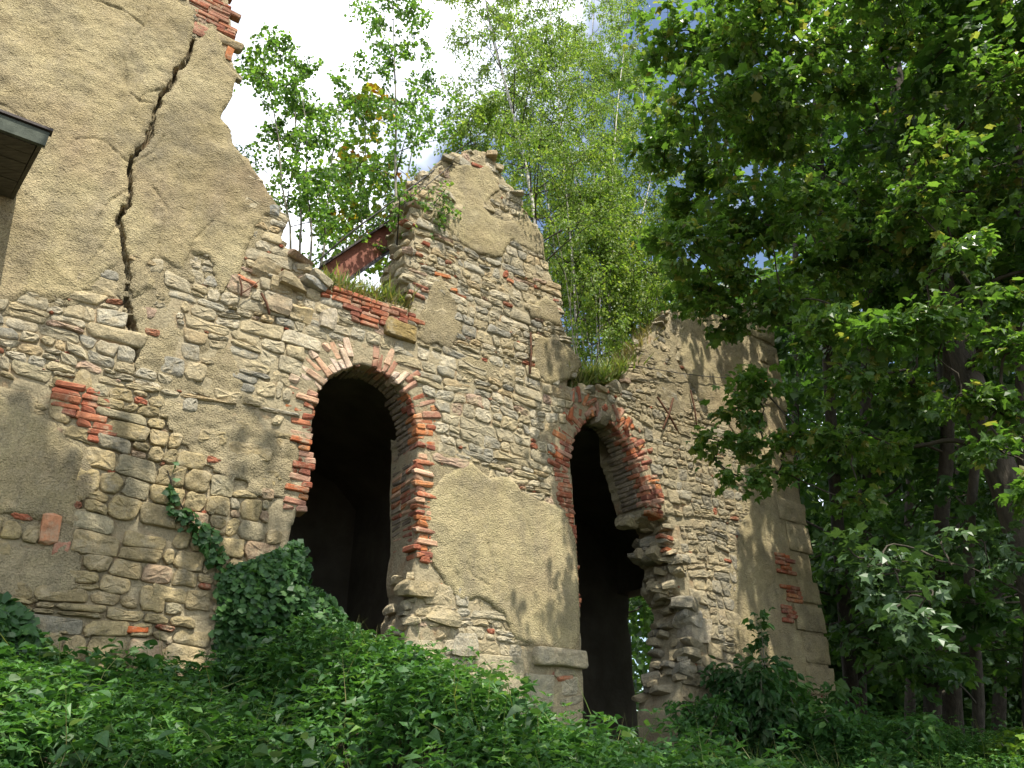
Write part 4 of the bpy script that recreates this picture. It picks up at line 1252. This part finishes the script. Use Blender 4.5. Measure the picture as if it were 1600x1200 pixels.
# --- slim trees on the wall top
def slim_tree(name, pts, o, lab, grp, bark, lm, kind, leaf, r0, crown, n_branch, seed, per=14, twigs=3, droop=.5, blen=.7, single_trunk=True):
    P = np.array([wpx(x, y, oo) for (x, y), oo in zip(pts, np.linspace(o[0], o[1], len(pts)))])
    T = Tree(name, P[0] - np.array([0, 0, .0]), lab, grp, bark, lm, kind, leaf, seed)
    p = T.limb(P, r0, .006, 6, True, .05)
    L = len(p); rs = T.rs
    for i in range(n_branch):
        t = crown[0] + (crown[1] - crown[0]) * (i + rs.rand()) / n_branch
        q = p[min(L - 1, int(t * (L - 1)))]
        a = i * 2.4 + rs.uniform(-.5, .5)
        ln = blen * (1 - .42 * max(0, (t - .45) / .55)) * rs.uniform(.6, 1.15)
        e = q + np.array([math.cos(a), math.sin(a), rs.uniform(.25, .8)]) * ln
        m = (q + e) / 2 + np.array([0, 0, .08 * ln])
        T.limb([q, m, e], .35 * r0 * (1 - t) + .006, .003, 4)
        T.spray(e, .40 * ln + .16, twigs, per, 1.0, droop=droop, tw=.5, upn=.35)
        T.spray(m * .55 + e * .45, .36 * ln + .14, twigs, per, 1.0, droop=droop, tw=.3, upn=.35)
    T.spray(p[-1], .22, twigs, per, 1.2, droop=droop, upn=.3)
    T.done()

ASP = [([(454, 402), (446, 280), (420, 120)], (-.5, -.4), 'slim aspen sapling beside the gable edge, leftmost of its row', (.32, 1.0), 12, .75),
       ([(468, 412), (466, 260), (452, 70)], (-.9, -.9), 'slim aspen sapling with a bare lower stem, second from the gable edge', (.38, 1), 12, .55),
       ([(483, 418), (480, 300), (476, 150)], (-.6, -.6), 'short grey-stemmed aspen sapling, third from the gable edge', (.3, 1), 8, .45),
       ([(500, 420), (512, 300), (528, 150)], (-1.4, -1.4), 'aspen sapling leaning right above the brick parapet', (.15, 1), 13, .62),
       ([(617, 452), (617, 300), (622, 140), (612, 4)], (-.45, -.6), 'tallest aspen, standing on the brick parapet beside the pier', (.22, 1), 30, .78),
       ([(598, 440), (630, 300), (668, 130)], (-2.2, -2.2), 'aspen sapling behind the tallest one, leaning toward the birches', (.15, 1), 13, .6)]
for i, (pts, o, lab, cr, nb, bl) in enumerate(ASP):
    slim_tree('aspen_sapling', pts, o, lab, 'aspen saplings on the wall top', M['stem'], M['aspen_leaf'], 'round', .060, .034 if i == 4 else .02, cr, int(nb * 1.35), 500 + i, 18, 4, .5, bl)
slim_tree('maple_sapling', [(560, 430), (566, 300), (578, 140)], (-1.8, -1.8), 'yellow-green maple sapling turning orange behind the parapet', None, M['stem'], M['yellow_leaf'], 'maple', .13, .018, (.12, 1), 15, 520, 7, 3, .5, .62)
slim_tree('maple_sapling', [(540, 430), (548, 330), (552, 240)], (-2.6, -2.6), 'low bright maple sapling beside the steel beam', None, M['stem'], M['lime'], 'maple', .12, .016, (.05, 1), 12, 521, 8, 3, .5, .7)
BIR = [([(838, 545), (846, 480), (838, 330), (800, 160), (764, 40), (755, -60)], (-.5, -1.2), 'white-barked birch rising beside the pier, thickest of the birches', (.30, 1), 46, 1.25, .06),
       ([(905, 575), (892, 400), (872, 180), (850, -70)], (-1.0, -1.4), 'tall thin birch just right of the thickest one', (.2, 1), 42, 1.15, .03),
       ([(925, 575), (915, 400), (905, 250), (905, 60)], (-2.2, -2.4), 'thin birch in the middle of the clump', (.15, 1), 40, 1.0, .026),
       ([(950, 578), (955, 400), (965, 180), (985, 0)], (-1.4, -1.6), 'tall thin birch whose tip stands against blue sky', (.2, .97), 28, .8, .028),
       ([(970, 575), (985, 450), (1010, 300), (1035, 190)], (-1.0, -1.4), 'birch leaning right toward the dark maple', (.15, 1), 30, .9, .024),
       ([(915, 575), (860, 430), (820, 300), (790, 170)], (-3.0, -3.2), 'birch behind the pier shoulder, leaning left', (.2, 1), 34, 1.0, .024),
       ([(930, 578), (935, 480), (945, 400), (950, 310)], (-.7, -.8), 'short bushy birch sapling at the front of the clump', (.12, 1), 26, .62, .016),
       ([(985, 575), (1005, 480), (1030, 400), (1050, 330)], (-.9, -1.0), 'short birch sapling beside the corner wall', (.15, 1), 24, .62, .016),
       ([(940, 578), (930, 380), (925, 150), (932, -80)], (-2.8, -3.0), 'tall thin birch at the back of the clump', (.3, 1), 40, 1.1, .026),
       ([(893, 575), (872, 420), (832, 200), (796, -70)], (-1.8, -2.0), 'tall birch whose crown mingles with the thickest one', (.3, 1), 42, 1.15, .028),
       ([(962, 578), (945, 420), (885, 250), (835, 60)], (-1.2, -1.3), 'birch curving left across the middle of the clump', (.2, 1), 34, .9, .022),
       ([(975, 578), (990, 420), (1000, 250), (1005, 110)], (-1.9, -2.0), 'birch nearest the maple crown, half hidden by it', (.2, 1), 36, .9, .024),
       ([(945, 578), (950, 350), (960, 200), (955, 90)], (-3.2, -3.2), 'rearmost birch of the clump above the right doorway', (.2, 1), 36, 1.0, .024),
       ([(735, 250), (742, 215), (752, 180)], (-.35, -.35), 'small dry-looking shrub birch on the broken peak', (.1, 1), 10, .5, .01)]
for i, (pts, o, lab, cr, nb, bl, r0) in enumerate(BIR):
    slim_tree('birch_tree', pts, o, lab, 'birches on the wall top', M['birch'] if r0 > .02 else M['stem'], M['birch_leaf'], 'rhomb', .068, r0, cr, int(nb * 1.45), 540 + i, 21, 6, .9, bl)
# bare shoots of the birch clump
for i in range(12):
    x = 900 + i * 8.5
    t = empty('birch_shoot', wpx(x, 580, -.7 - .1 * (i % 4)), 0, label='slender bare birch shoot in the clump above the right doorway', cat='shoot', group='bare birch shoots above the right doorway')
    mb = MB(); a = wpx(x, 580, -.7 - .1 * (i % 4)); b = wpx(x + (x - 945) * .55 + R.uniform(-12, 12), R.uniform(330, 430), -.8 - .1 * (i % 4))
    mb.tube(smooth_path(np.array([a, a * .5 + b * .5 + NR.normal(size=3) * .05, b]), 2) - a, np.linspace(.013, .004, 12), 5)
    obj('stem', mb.mesh('stem', True, False), M['stem'], t)

# --- maples on the right
def maple(name, trunk_pts, radii, blobs, lab, seed, leaf=.15, lm=None, single=0, per=9, twd=9.0, grp=None, kind='maple', flat=.5, bark=None):
    P = np.array(trunk_pts)
    P0_ = P[0].copy(); P0_[2] = ground_z(P[0][0], P[0][1]) - .1; P[0] = P0_
    T = Tree(name, P0_, lab, grp, bark or M['bark'], lm or M['maple'], kind, leaf, seed)
    p = T.limb(P, radii[0], radii[1], 10, True, .10)
    dmin = [float(np.linalg.norm(p - c, axis=1).min()) for c, r in blobs]
    nodes = [(q, np.interp(k_, [0, len(p)], radii) * .3, 0.0) for k_, q in enumerate(p)]
    for bi in np.argsort(dmin):
        c, r = blobs[bi]
        A = np.array([n_[0] for n_ in nodes]); pen = np.array([n_[2] for n_ in nodes])
        d = np.linalg.norm(A - c, axis=1) + np.maximum(0, A[:, 2] - c[2] + .2) * .8 + pen
        j = int(np.argmin(d)); q, rq, pq = nodes[j]
        rr = min(max(.012, rq * .8), .07)
        T.limb([q, q * .55 + c * .45 + np.array([0, 0, .12]) + T.rs.normal(size=3) * .12, c], rr, max(.008, rr * .5), 5, False, .08)
        nodes.append((np.array(c), rr * .6, .25 * float(np.linalg.norm(c - q)) + .6 * pq))
        nt = int(twd * r * r * 2.0 + 3)
        T.spray(c, r, nt, per, flat, droop=.45, tw=.4)
    T.done(single=single)
    return T

rsm = np.random.RandomState(3)
bl1 = []
for gy, y in enumerate(range(-90, 470, 82)):
    for gx, x in enumerate(range(1015, 1720, 88)):
        xx = x + rsm.uniform(-34, 34) + (46 if gy % 2 else 0); yy = y + rsm.uniform(-30, 30)
        if xx < 1035 + max(0, 60 - yy) * .2: continue
        t = rsm.uniform(10.0, 13.0)
        hole = math.hypot((xx - 1440) / 130, (yy - 230) / 80) < 1 or math.hypot((xx - 1260) / 60, (yy - 235) / 40) < 1
        if hole and rsm.rand() < .8: continue
        bl1.append((ray(xx, yy, t), rsm.uniform(.7, 1.05)))
for x, y, t, r in ((1130, 500, 11.0, .55), (1215, 470, 10.5, .6), (1300, 500, 9.6, .6), (1370, 520, 9.0, .6), (1450, 500, 9, .65), (1540, 480, 9.5, .7), (1600, 540, 9, .6), (1340, 590, 9.5, .5), (1420, 600, 9.8, .45),
                   (1075, 450, 11.6, .5), (1140, 440, 11.2, .55), (1195, 468, 10.9, .45), (1110, 475, 11.2, .35), (1150, 640, 10.2, .42), (1185, 600, 10.2, .40), (1120, 690, 10.0, .32), (1190, 690, 10.0, .40), (1215, 740, 10, .3), (1160, 750, 9.8, .28), (1260, 680, 10, .4), (1310, 690, 10, .45), (1340, 780, 9.5, .42),
                   (1450, 240, 9.6, .6), (1420, 330, 9.4, .6), (1500, 400, 9.0, .55), (1470, 300, 9.4, .5), (1500, 620, 9.0, .4), (1560, 700, 8.6, .4), (1560, 640, 9, .5), (1600, 760, 8, .4), (1390, 700, 10.5, .5)):
    bl1.append((ray(x, y, t), r))
maple('maple_tree', [ray(1700, 1150, 9.0), ray(1640, 950, 9.3), ray(1560, 740, 9.9), ray(1490, 570, 10.6), ray(1430, 340, 11.6), ray(1390, 100, 13.0), ray(1370, -100, 14.5)], (.27, .07), bl1,
      'large maple with a leaning dark trunk, its crown filling the upper right', 71, .128, single=150, per=15, twd=17)
bl2 = [(ray(x, y, t), r) for x, y, t, r in ((1330, 850, 8.2, .36), (1385, 880, 7.8, .36), (1420, 925, 7.4, .30), (1405, 960, 7.2, .26), (1445, 975, 7.1, .24), (1360, 905, 7.8, .28), (1480, 840, 8.2, .36), (1540, 850, 8.2, .36), (1590, 880, 8, .36))]
maple('maple_sapling', [ray(1690, 1180, 8.2), ray(1660, 1000, 8.1), ray(1570, 900, 8.0), ray(1470, 870, 7.9)], (.016, .006), bl2, 'young maple with broad pale leaves in front of the dark wood', 72, .14, M['sapling_leaf'], single=110, per=9, twd=14)
bl3 = []
for y in range(-60, 1000, 100):
    for x in range(1240, 1760, 105):
        if rsm.rand() < (.45 if (y < 420 and abs(x - 1450) < 140) else .85): bl3.append((ray(x + rsm.uniform(-45, 45), y + rsm.uniform(-40, 40), rsm.uniform(15, 19)), rsm.uniform(1.0, 1.5)))
for k_ in range(16): bl3.append((ray(rsm.uniform(1290, 1620), rsm.uniform(760, 1060), rsm.uniform(12.5, 15.5)), rsm.uniform(.6, .9)))
maple('wood_tree', [ray(1478, 1150, 17), ray(1476, 700, 17), ray(1472, 300, 17.5), ray(1466, -60, 19)], (.28, .1), bl3, 'straight dark maple trunk behind the leaning one, crown against the sky', 73, .19, M['wood_leaf'], per=9, twd=5.5, kind='ivy')

WOOD = [(1312, 15.5, .16, 'dark trunk nearest the corner of the ruin, leaning slightly left', -25), (1345, 17, .2, 'thick dark trunk second from the corner of the ruin', 10), (1240, 24, .16, 'far thin trunk seen just beside the corner blocks', 0), (1420, 21, .15, 'thin dark trunk below the pale maple leaves', 5),
        (1462, 14, .17, 'dark trunk in front of the far undergrowth, below the pale maple leaves', 14), (1518, 12, .10, 'slim pale-barked trunk near the right edge', 4), (1592, 11, .11, 'slim trunk at the right edge, nearest to the viewer', -4), (1555, 22, .2, 'far thick trunk between the two slim pale ones', 0), (1660, 17, .2, 'wood tree standing just beyond the right edge', 0),
        (960, 24, .2, 'wood tree seen through the right doorway', 0)]
for i, (x, t, r, lab, lean) in enumerate(WOOD):
    b = []
    for k in range(22):
        yy = rsm.uniform(-50, 1050) if x > 1200 else rsm.uniform(620, 1050)
        b.append((ray(x + rsm.uniform(-190, 190) if x > 1270 else x + rsm.uniform(0 if x > 1200 else -60, 170 if x > 1200 else 60), yy, t + rsm.uniform(-1.0, 3)), rsm.uniform(.9, 1.5) * t / 18))
    maple('wood_tree', [ray(x - lean, 1160, t), ray(x, 900, t), ray(x + lean, 600, t), ray(x + lean * 1.4, 100, t + 2)] if x > 1200 else [ray(x, 1160, t), ray(x, 1000, t), ray(x, 800, t), ray(x, 690, t)], (r, r * .45), b, lab, 80 + i, .21, M['wood_leaf'], per=9, twd=4.5 * (18 / t) ** 1.2 , grp='trees of the dark wood', kind='round' if t > 14.5 else 'maple')

# far wood that closes the view: one mass
def wood_mass():
    rs = np.random.RandomState(21)
    n = 44000
    x = rs.uniform(940, 1800, n); y = rs.uniform(420, 1190, n); t = rs.uniform(26, 46, n)
    dens = np.where((y < 760) & (fbm(x / 90., y / 60., None, 3, 23) > .12), .25, 1.0)
    n2 = 26000
    x = np.concatenate([x, rs.uniform(1180, 1800, n2)]); y = np.concatenate([y, rs.uniform(800, 1190, n2)]); t = np.concatenate([t, rs.uniform(24, 40, n2)]); dens = np.concatenate([dens, np.ones(n2)]); n += n2
    k = (rs.rand(n) < dens)
    x, y, t = x[k], y[k], t[k]; n = len(x)
    P = CAM + t[:, None] * (FW + ((x - 800) / FPX)[:, None] * np.array([1., 0, 0]) - ((y - 600) / FPX)[:, None] * UPV)
    P = P[P[:, 2] > 1.4]; n = len(P)
    V, F = leaves('rhomb', P, rs.normal(size=(n, 3)) + [0, 0, -.3], np.array([0, 0, .8]) + rs.normal(size=(n, 3)) * .5, rs.uniform(.28, .6, n))
    o = obj('far_wood', mesh('far_wood', V, F, False), M['wood_leaf'], None, 'far wood seen as one dark leafy mass', 'wood', kind='stuff')
    # canopy over the wood
    n = 30000
    P = np.stack([rs.uniform(12, 42, n), rs.uniform(4, 44, n), rs.uniform(15, 24, n)], 1)
    u, oo = to_uo(P); k = (u > 15) & (fbm(P[:, 0] / 3, P[:, 1] / 3, P[:, 2] / 3, 3, 29) > -.15)
    P = P[k]; n = len(P)
    V, F = leaves('rhomb', P, rs.normal(size=(n, 3)), np.array([0, 0, .9]) + rs.normal(size=(n, 3)) * .4, rs.uniform(.45, .9, n))
    obj('wood_canopy', mesh('wood_canopy', V, F, False), M['wood_leaf'], None, 'high leaf canopy closing over the dark wood', 'wood', kind='stuff')
wood_mass()

# undergrowth on the floor of the wood
def undergrowth():
    rs = np.random.RandomState(41)
    n = 26000
    x = rs.uniform(8, 34, n); y = rs.uniform(6, 36, n)
    P = np.stack([x, y, ground_z(x, y) + rs.uniform(0, 1, n) ** 1.6 * (0.5 + .9 * (fbm(x / 2, y / 2, None, 3, 43) > .1))], 1)
    u, oo = to_uo(P); P = P[(u > 13.2)]; n = len(P)
    V, F = leaves('rhomb', P, rs.normal(size=(n, 3)) * [1, 1, .4], np.array([0, 0, .9]) + rs.normal(size=(n, 3)) * .4, rs.uniform(.10, .24, n))
    obj('undergrowth', mesh('undergrowth', V, F, False), M['wood_leaf'], None, 'dark low undergrowth on the floor of the wood', 'undergrowth', kind='stuff')
undergrowth()

# unseen tree added behind the viewer to shade the bank and the lower wall
def shade_tree():
    rs = np.random.RandomState(61)
    b = []
    base = np.array([5.5, -4.5, 0])
    regs = [(12, (-3.2, 1.0), (1.8, 4.4), (12.6, 14.2)), (24, (0, 6.5), (-2.8, 1.6), (11, 15)), (14, (-3, 6), (-5, -1), (9, 14))]
    for nb, rx, ry, rz_ in [q for q in regs for _ in range(q[0])]:
        c = np.array([rs.uniform(*rx), rs.uniform(*ry), rs.uniform(*rz_)])
        v = c - CAM; dep = v @ FW
        if dep > 0 and (v @ UPV) / dep < .5 + 1.5 / max(dep, .1): continue
        b.append((c, rs.uniform(.8, 1.25)))
    maple('unseen_shade_tree', [base, base + [0, .3, 4], base + [-.8, 1.6, 8], base + [-2, 4.5, 13]], (.35, .1), b, 'unseen tall leafy tree added behind the viewer to shade the bank', 62, .2, M['wood_leaf'], per=9, twd=6)
shade_tree()

# ------------------------------------------------------------------ ground plants
def bank_cover():
    rs = np.random.RandomState(51)
    n = 14500
    u = rs.uniform(-3.2, 14.5, n); o = rs.uniform(.05, 8.3, n)
    P = P0 + u[:, None] * DV + o[:, None] * NV
    v = P - CAM; dep = v @ FW
    az = np.abs(P[:, 0]) / np.maximum(P[:, 1], .1)
    dist = np.hypot(P[:, 0], P[:, 1])
    k = (az < .98) & (P[:, 1] > 1.4) & (dist > 2.2)
    k &= ~((u > 7.6) & (u < 9.1) & (o < .7) & (rs.rand(n) < .85))
    P = P[k]; u = u[k]; o = o[k]; n = len(P)
    P[:, 2] = ground_z(P[:, 0], P[:, 1])
    clump = fbm(P[:, 0] * .9, P[:, 1] * .9, None, 3, 55)
    H = (.42 + .30 * clump) * rs.uniform(.7, 1.25, n)
    H *= np.where(o < .6, .75, 1) * np.where((u > 4.2) & (u < 9.5) & (o < 3.2), .52, 1)
    LP, LD, LN, LS = [], [], [], []
    lean = rs.normal(size=(n, 2)) * .13
    stems = MB()
    nodes = 6
    for k_ in range(nodes):
        f = .28 + .72 * (k_ + rs.uniform(-.2, .2, n)) / (nodes - 1)
        c = P + np.stack([lean[:, 0] * f * f, lean[:, 1] * f * f, H * f], 1)
        a0 = rs.uniform(0, 2 * math.pi, n) + k_ * math.pi / 2
        for sgn in (0, math.pi) if k_ < nodes - 1 else (0, math.pi, math.pi / 2, -math.pi / 2):
            a = a0 + sgn + rs.uniform(-.35, .35, n)
            up = np.where(f > .85, .35, -.12) + rs.normal(size=n) * .22
            D_ = np.stack([np.cos(a), np.sin(a), up], 1)
            LP.append(c + D_ * .012); LD.append(D_)
            LN.append(np.stack([-np.cos(a) * .3, -np.sin(a) * .3, np.ones(n)], 1) + rs.normal(size=(n, 3)) * .25)
            LS.append((.110 - .04 * np.maximum(f - .4, 0)) * rs.uniform(.65, 1.25, n) * (1 if k_ < nodes - 1 else .75))
    V, F = leaves('ovate', np.concatenate(LP), np.concatenate(LD), np.concatenate(LN), np.concatenate(LS))
    # stems as thin three-sided wisps
    top = P + np.stack([lean[:, 0], lean[:, 1], H], 1)
    w = .004
    s0 = np.stack([P + [w, 0, 0], P + [-w, w, 0], P + [0, -w, 0], top], 1).reshape(-1, 3)
    sf = (np.array([[0, 1, 3], [1, 2, 3], [2, 0, 3]])[None] + (np.arange(n) * 4)[:, None, None]).reshape(-1, 3)
    o_ = obj('ground_cover', mesh('ground_cover', np.concatenate([V, s0]), [np.concatenate([F, sf + len(V)])], False), M['nettle'], None, 'dense green nettle-like plants covering the bank below the ruin', 'ground cover', kind='stuff')
    # a second, broader-leaved weed in drifts, dry stalks and grass wisps
    n = 4200
    u = rs.uniform(-3, 13, n); o = rs.uniform(.3, 7.5, n)
    P = P0 + u[:, None] * DV + o[:, None] * NV
    k = (np.abs(P[:, 0]) / np.maximum(P[:, 1], .1) < .85) & (P[:, 1] > 1.6) & (fbm(P[:, 0] * .8, P[:, 1] * .8, None, 3, 59) > -.05)
    P = P[k]; n = len(P); P[:, 2] = ground_z(P[:, 0], P[:, 1])
    u, o = to_uo(P); Hh = rs.uniform(.28, .62, n) * np.where((u > 4.2) & (u < 9.5) & (o < 3), .55, 1)
    LP, LD, LN, LS = [], [], [], []
    for k_ in range(7):
        a = rs.uniform(0, 6.283, n); f = rs.uniform(.45, 1.02, n)
        LP.append(P + np.stack([np.cos(a) * .04, np.sin(a) * .04, Hh * f], 1)); LD.append(np.stack([np.cos(a), np.sin(a), rs.uniform(-.6, .5, n)], 1))
        LN.append(np.array([0, 0, 1.]) + rs.normal(size=(n, 3)) * .35); LS.append(rs.uniform(.08, .15, n))
    V, F = leaves('broad', np.concatenate(LP), np.concatenate(LD), np.concatenate(LN), np.concatenate(LS))
    obj('bank_weeds', mesh('bank_weeds', V, F, False), M['shrub'], None, 'broader-leaved pale weeds scattered through the bank plants', 'weeds', kind='stuff')
    n = 1500
    u = rs.uniform(-3, 13, n); o = rs.uniform(.3, 7.5, n)
    P = P0 + u[:, None] * DV + o[:, None] * NV
    k = (np.abs(P[:, 0]) / np.maximum(P[:, 1], .1) < .85) & (P[:, 1] > 1.8)
    P = P[k]; n = len(P); P[:, 2] = ground_z(P[:, 0], P[:, 1]) + .1
    V, F = leaves('wisp', P, np.array([0, 0, 1.]) + rs.normal(size=(n, 3)) * .45, rs.normal(size=(n, 3)), rs.uniform(.35, .75, n))
    obj('dry_stalks', mesh('dry_stalks', V, F, False), M['grass'], None, 'thin pale stalks and grass blades sticking out of the bank plants', 'grass', kind='stuff')
    # creeping ivy between the plants
    n = 16000
    u = rs.uniform(-3, 12, n); o = rs.uniform(.0, 7.5, n)
    P = P0 + u[:, None] * DV + o[:, None] * NV
    k = (np.abs(P[:, 0]) / np.maximum(P[:, 1], .1) < .85) & (fbm(P[:, 0] * .6, P[:, 1] * .6, None, 3, 57) > .02)
    P = P[k]; n = len(P); P[:, 2] = ground_z(P[:, 0], P[:, 1]) + rs.uniform(.05, .45, n)
    V, F = leaves('ivy', P, rs.normal(size=(n, 3)) * [1, 1, .35], np.array([0, -.25, .9]) + rs.normal(size=(n, 3)) * .3, rs.uniform(.06, .115, n))
    obj('creeping_ivy', mesh('creeping_ivy', V, F, False), M['ivy'], None, 'dark creeping ivy spreading among the bank plants', 'ivy', kind='stuff')
    return len(F)
bank_cover()

def ivy_on_wall(name, polys, n, lab, size=(.07, .12), seed=0, omax=.35, vines=(), mat=None, kind='ivy'):
    rs = np.random.RandomState(seed)
    poly = WP(polys); lo = poly.min(0); hi = poly.max(0)
    q = rs.uniform(lo, hi, (n * 3, 2)); sd = sd_poly(q, poly) + .10 * fbm(q[:, 0] * 3, q[:, 1] * 3, None, 3, 7 + seed)
    q = q[sd > 0][:n]; sd = sd[sd > 0][:n]; n = len(q)
    o = .05 + rs.uniform(0, 1, n) * np.minimum(omax, sd * 1.2 + .06)
    P = P0 + q[:, :1] * DV + o[:, None] * NV; P[:, 2] = q[:, 1]
    root = empty(name, P[np.argmin(P[:, 2])], 0, label=lab, cat='ivy'); b = np.array(root.location)
    D_ = np.array([0, 0, -.75]) + NV * .25 + rs.normal(size=(n, 3)) * .55
    Nn = NV * .75 + np.array([0, 0, .55]) + rs.normal(size=(n, 3)) * .38
    V, F = leaves(kind, P - b, D_, Nn, rs.uniform(*size, n))
    obj('leaves', mesh('leaves', V, F, False), mat or M['ivy'], root, kind='stuff')
    mb = MB()
    for vn in vines:
        p = smooth_path(np.array([wpx(x, y, .05) for x, y in vn]), 2); mb.tube(p - b, np.linspace(.014, .005, len(p)), 5)
    if mb.n: obj('vine_stem', mb.mesh('vine_stem', True, False), M['twig'], root)
ivy_on_wall('ivy', [(335, 1050), (340, 900), (385, 872), (430, 862), (452, 846), (470, 856), (478, 890), (470, 915), (520, 955), (570, 990), (610, 1020), (600, 1080)], 6800, 'thick ivy heap against the left jamb of the tall doorway', (.06, .105), 5, .42, [[(360, 1010), (370, 940), (390, 880)], [(340, 1010), (352, 930)]])
ivy_on_wall('ivy', [(248, 735), (272, 722), (282, 745), (276, 790), (300, 800), (335, 830), (350, 880), (385, 890), (380, 930), (340, 920), (318, 860), (285, 830), (262, 800)], 330, 'thin ivy strand climbing the rubble left of the tall doorway', (.06, .11), 6, .12, [[(372, 960), (345, 880), (300, 820), (272, 770), (262, 735)]])
ivy_on_wall('ivy', [(-120, 1040), (-120, 930), (0, 940), (40, 960), (75, 990), (90, 1040)], 1300, 'dark ivy clump at the bottom left corner of the wall', (.09, .14), 8, .5)

ivy_on_wall('wall_plant', [(655, 318), (672, 300), (700, 300), (704, 325), (690, 345), (664, 336)], 110, 'small green plant sprouting from the left shoulder of the pier', (.04, .065), 9, .25, (), M['aspen_leaf'], 'ovate')
# shrubs and saplings before the corner wall
def shrub(name, px, py, o, hgt, wid, lab, lm, kind, leaf, seed, n_stem=7, per=8, tw=5, cat='shrub'):
    u, _ = W(px, py, o)
    b = world_pt(u, o, 0); b[2] = ground_z(b[0], b[1])
    T = Tree(name, b, lab, None, M['stem'], lm, kind, leaf, seed); T.root['category'] = cat
    rs = T.rs
    for i in range(n_stem):
        a = rs.uniform(0, 2 * math.pi); r = wid * rs.uniform(.2, 1)
        e = b + np.array([math.cos(a) * r, math.sin(a) * r, hgt * rs.uniform(.6, 1.05)])
        m = b + (e - b) * .5 + np.array([0, 0, .12 * hgt])
        p = T.limb([b, m, e], .014, .004, 5, True)
        for f in (.35, .55, .75, 1.0):
            T.spray(p[int(f * (len(p) - 1))], .2 * (wid + .25), tw, per, .9, droop=.4, tw=.3)
    T.done('stems')
shrub('elder_shrub', 1180, 1060, .7, 1.25, .8, 'leafy shrub at the foot of the corner blocks', M['shrub'], 'broad', .14, 601, 12, 9, 5)
shrub('elder_shrub', 1250, 1080, .9, 1.15, .8, 'dense shrub right of the corner, against the dark wood', M['nettle'], 'broad', .14, 602, 12, 9, 5)
shrub('maple_seedling', 1195, 1060, .5, 2.0, .28, 'tall thin seedling with pale mottled leaves before the corner plaster', M['shrub'], 'maple', .13, 603, 4, 4, 3)
shrub('bramble', 1090, 1090, .8, .8, .6, 'low bramble between the right doorway and the corner', M['nettle'], 'broad', .11, 604, 9, 8, 4)
shrub('bramble', 1350, 1130, 2.0, .75, .9, 'broad low bramble at the right edge of the bank', M['nettle'], 'broad', .13, 605, 12, 8, 5)
shrub('lime_sprig', 1585, 1165, 3.6, .55, .35, 'bright sunlit yellow-green sprig at the right edge', M['lime'], 'maple', .12, 606, 7, 5, 3, 'plant')
shrub('lime_sprig', 905, 1105, .5, .45, .3, 'bright green plants in front of the right doorway sill', M['lime'], 'ovate', .09, 607, 8, 6, 3, 'plant')

# grass on the wall tops
def tuft(px_a, px_b, o, n, lab, mat, h=(.15, .4), seed=0):
    rs = np.random.RandomState(seed)
    a = wpx(*px_a, 0); b = wpx(*px_b, 0)
    t = rs.rand(n)[:, None]
    P = a + (b - a) * t - NV * rs.uniform(o[0], o[1], n)[:, None]
    base = (a + b) / 2
    D_ = np.array([0, 0, 1.]) + rs.normal(size=(n, 3)) * .42
    V, F = leaves('blade', P - base, D_, rs.normal(size=(n, 3)), rs.uniform(*h, n))
    V = V.reshape(-1, 3)
    ob = obj('grass_tuft', mesh('grass_tuft', V, F, False), mat, None, lab, 'grass', kind='stuff'); ob.location = base
tuft((508, 446), (648, 484), (.05, .9), 2600, 'green grass growing along the brick parapet', M['grass'], (.15, .45), 1)
tuft((895, 604), (1000, 585), (.02, .9), 2400, 'green grass tuft above the right doorway', M['grass'], (.2, .55), 2)
tuft((505, 452), (640, 490), (-.06, .3), 500, 'dry grass hanging over the brick parapet', M['dry_grass'], (.1, .3), 3)
tuft((650, 285), (770, 250), (.02, .6), 500, 'dry grass on the broken peak', M['dry_grass'], (.1, .3), 4)
tuft((985, 570), (1060, 490), (.0, .6), 900, 'dry grass and roots on the corner wall shoulder', M['dry_grass'], (.15, .4), 5)
tuft((395, 270), (440, 345), (.02, .5), 300, 'dry grass on the sloping gable edge', M['dry_grass'], (.1, .25), 6)
TRI = sum(len(o_.data.loops) - 2 * len(o_.data.polygons) for o_ in bpy.data.objects if o_.type == 'MESH')
print('bricks', BR_N[0], 'stones', cnt, N_ROCK, 'triangles', TRI, 'leaf triangles', LEAFTRI, 'objects', len(bpy.data.objects))
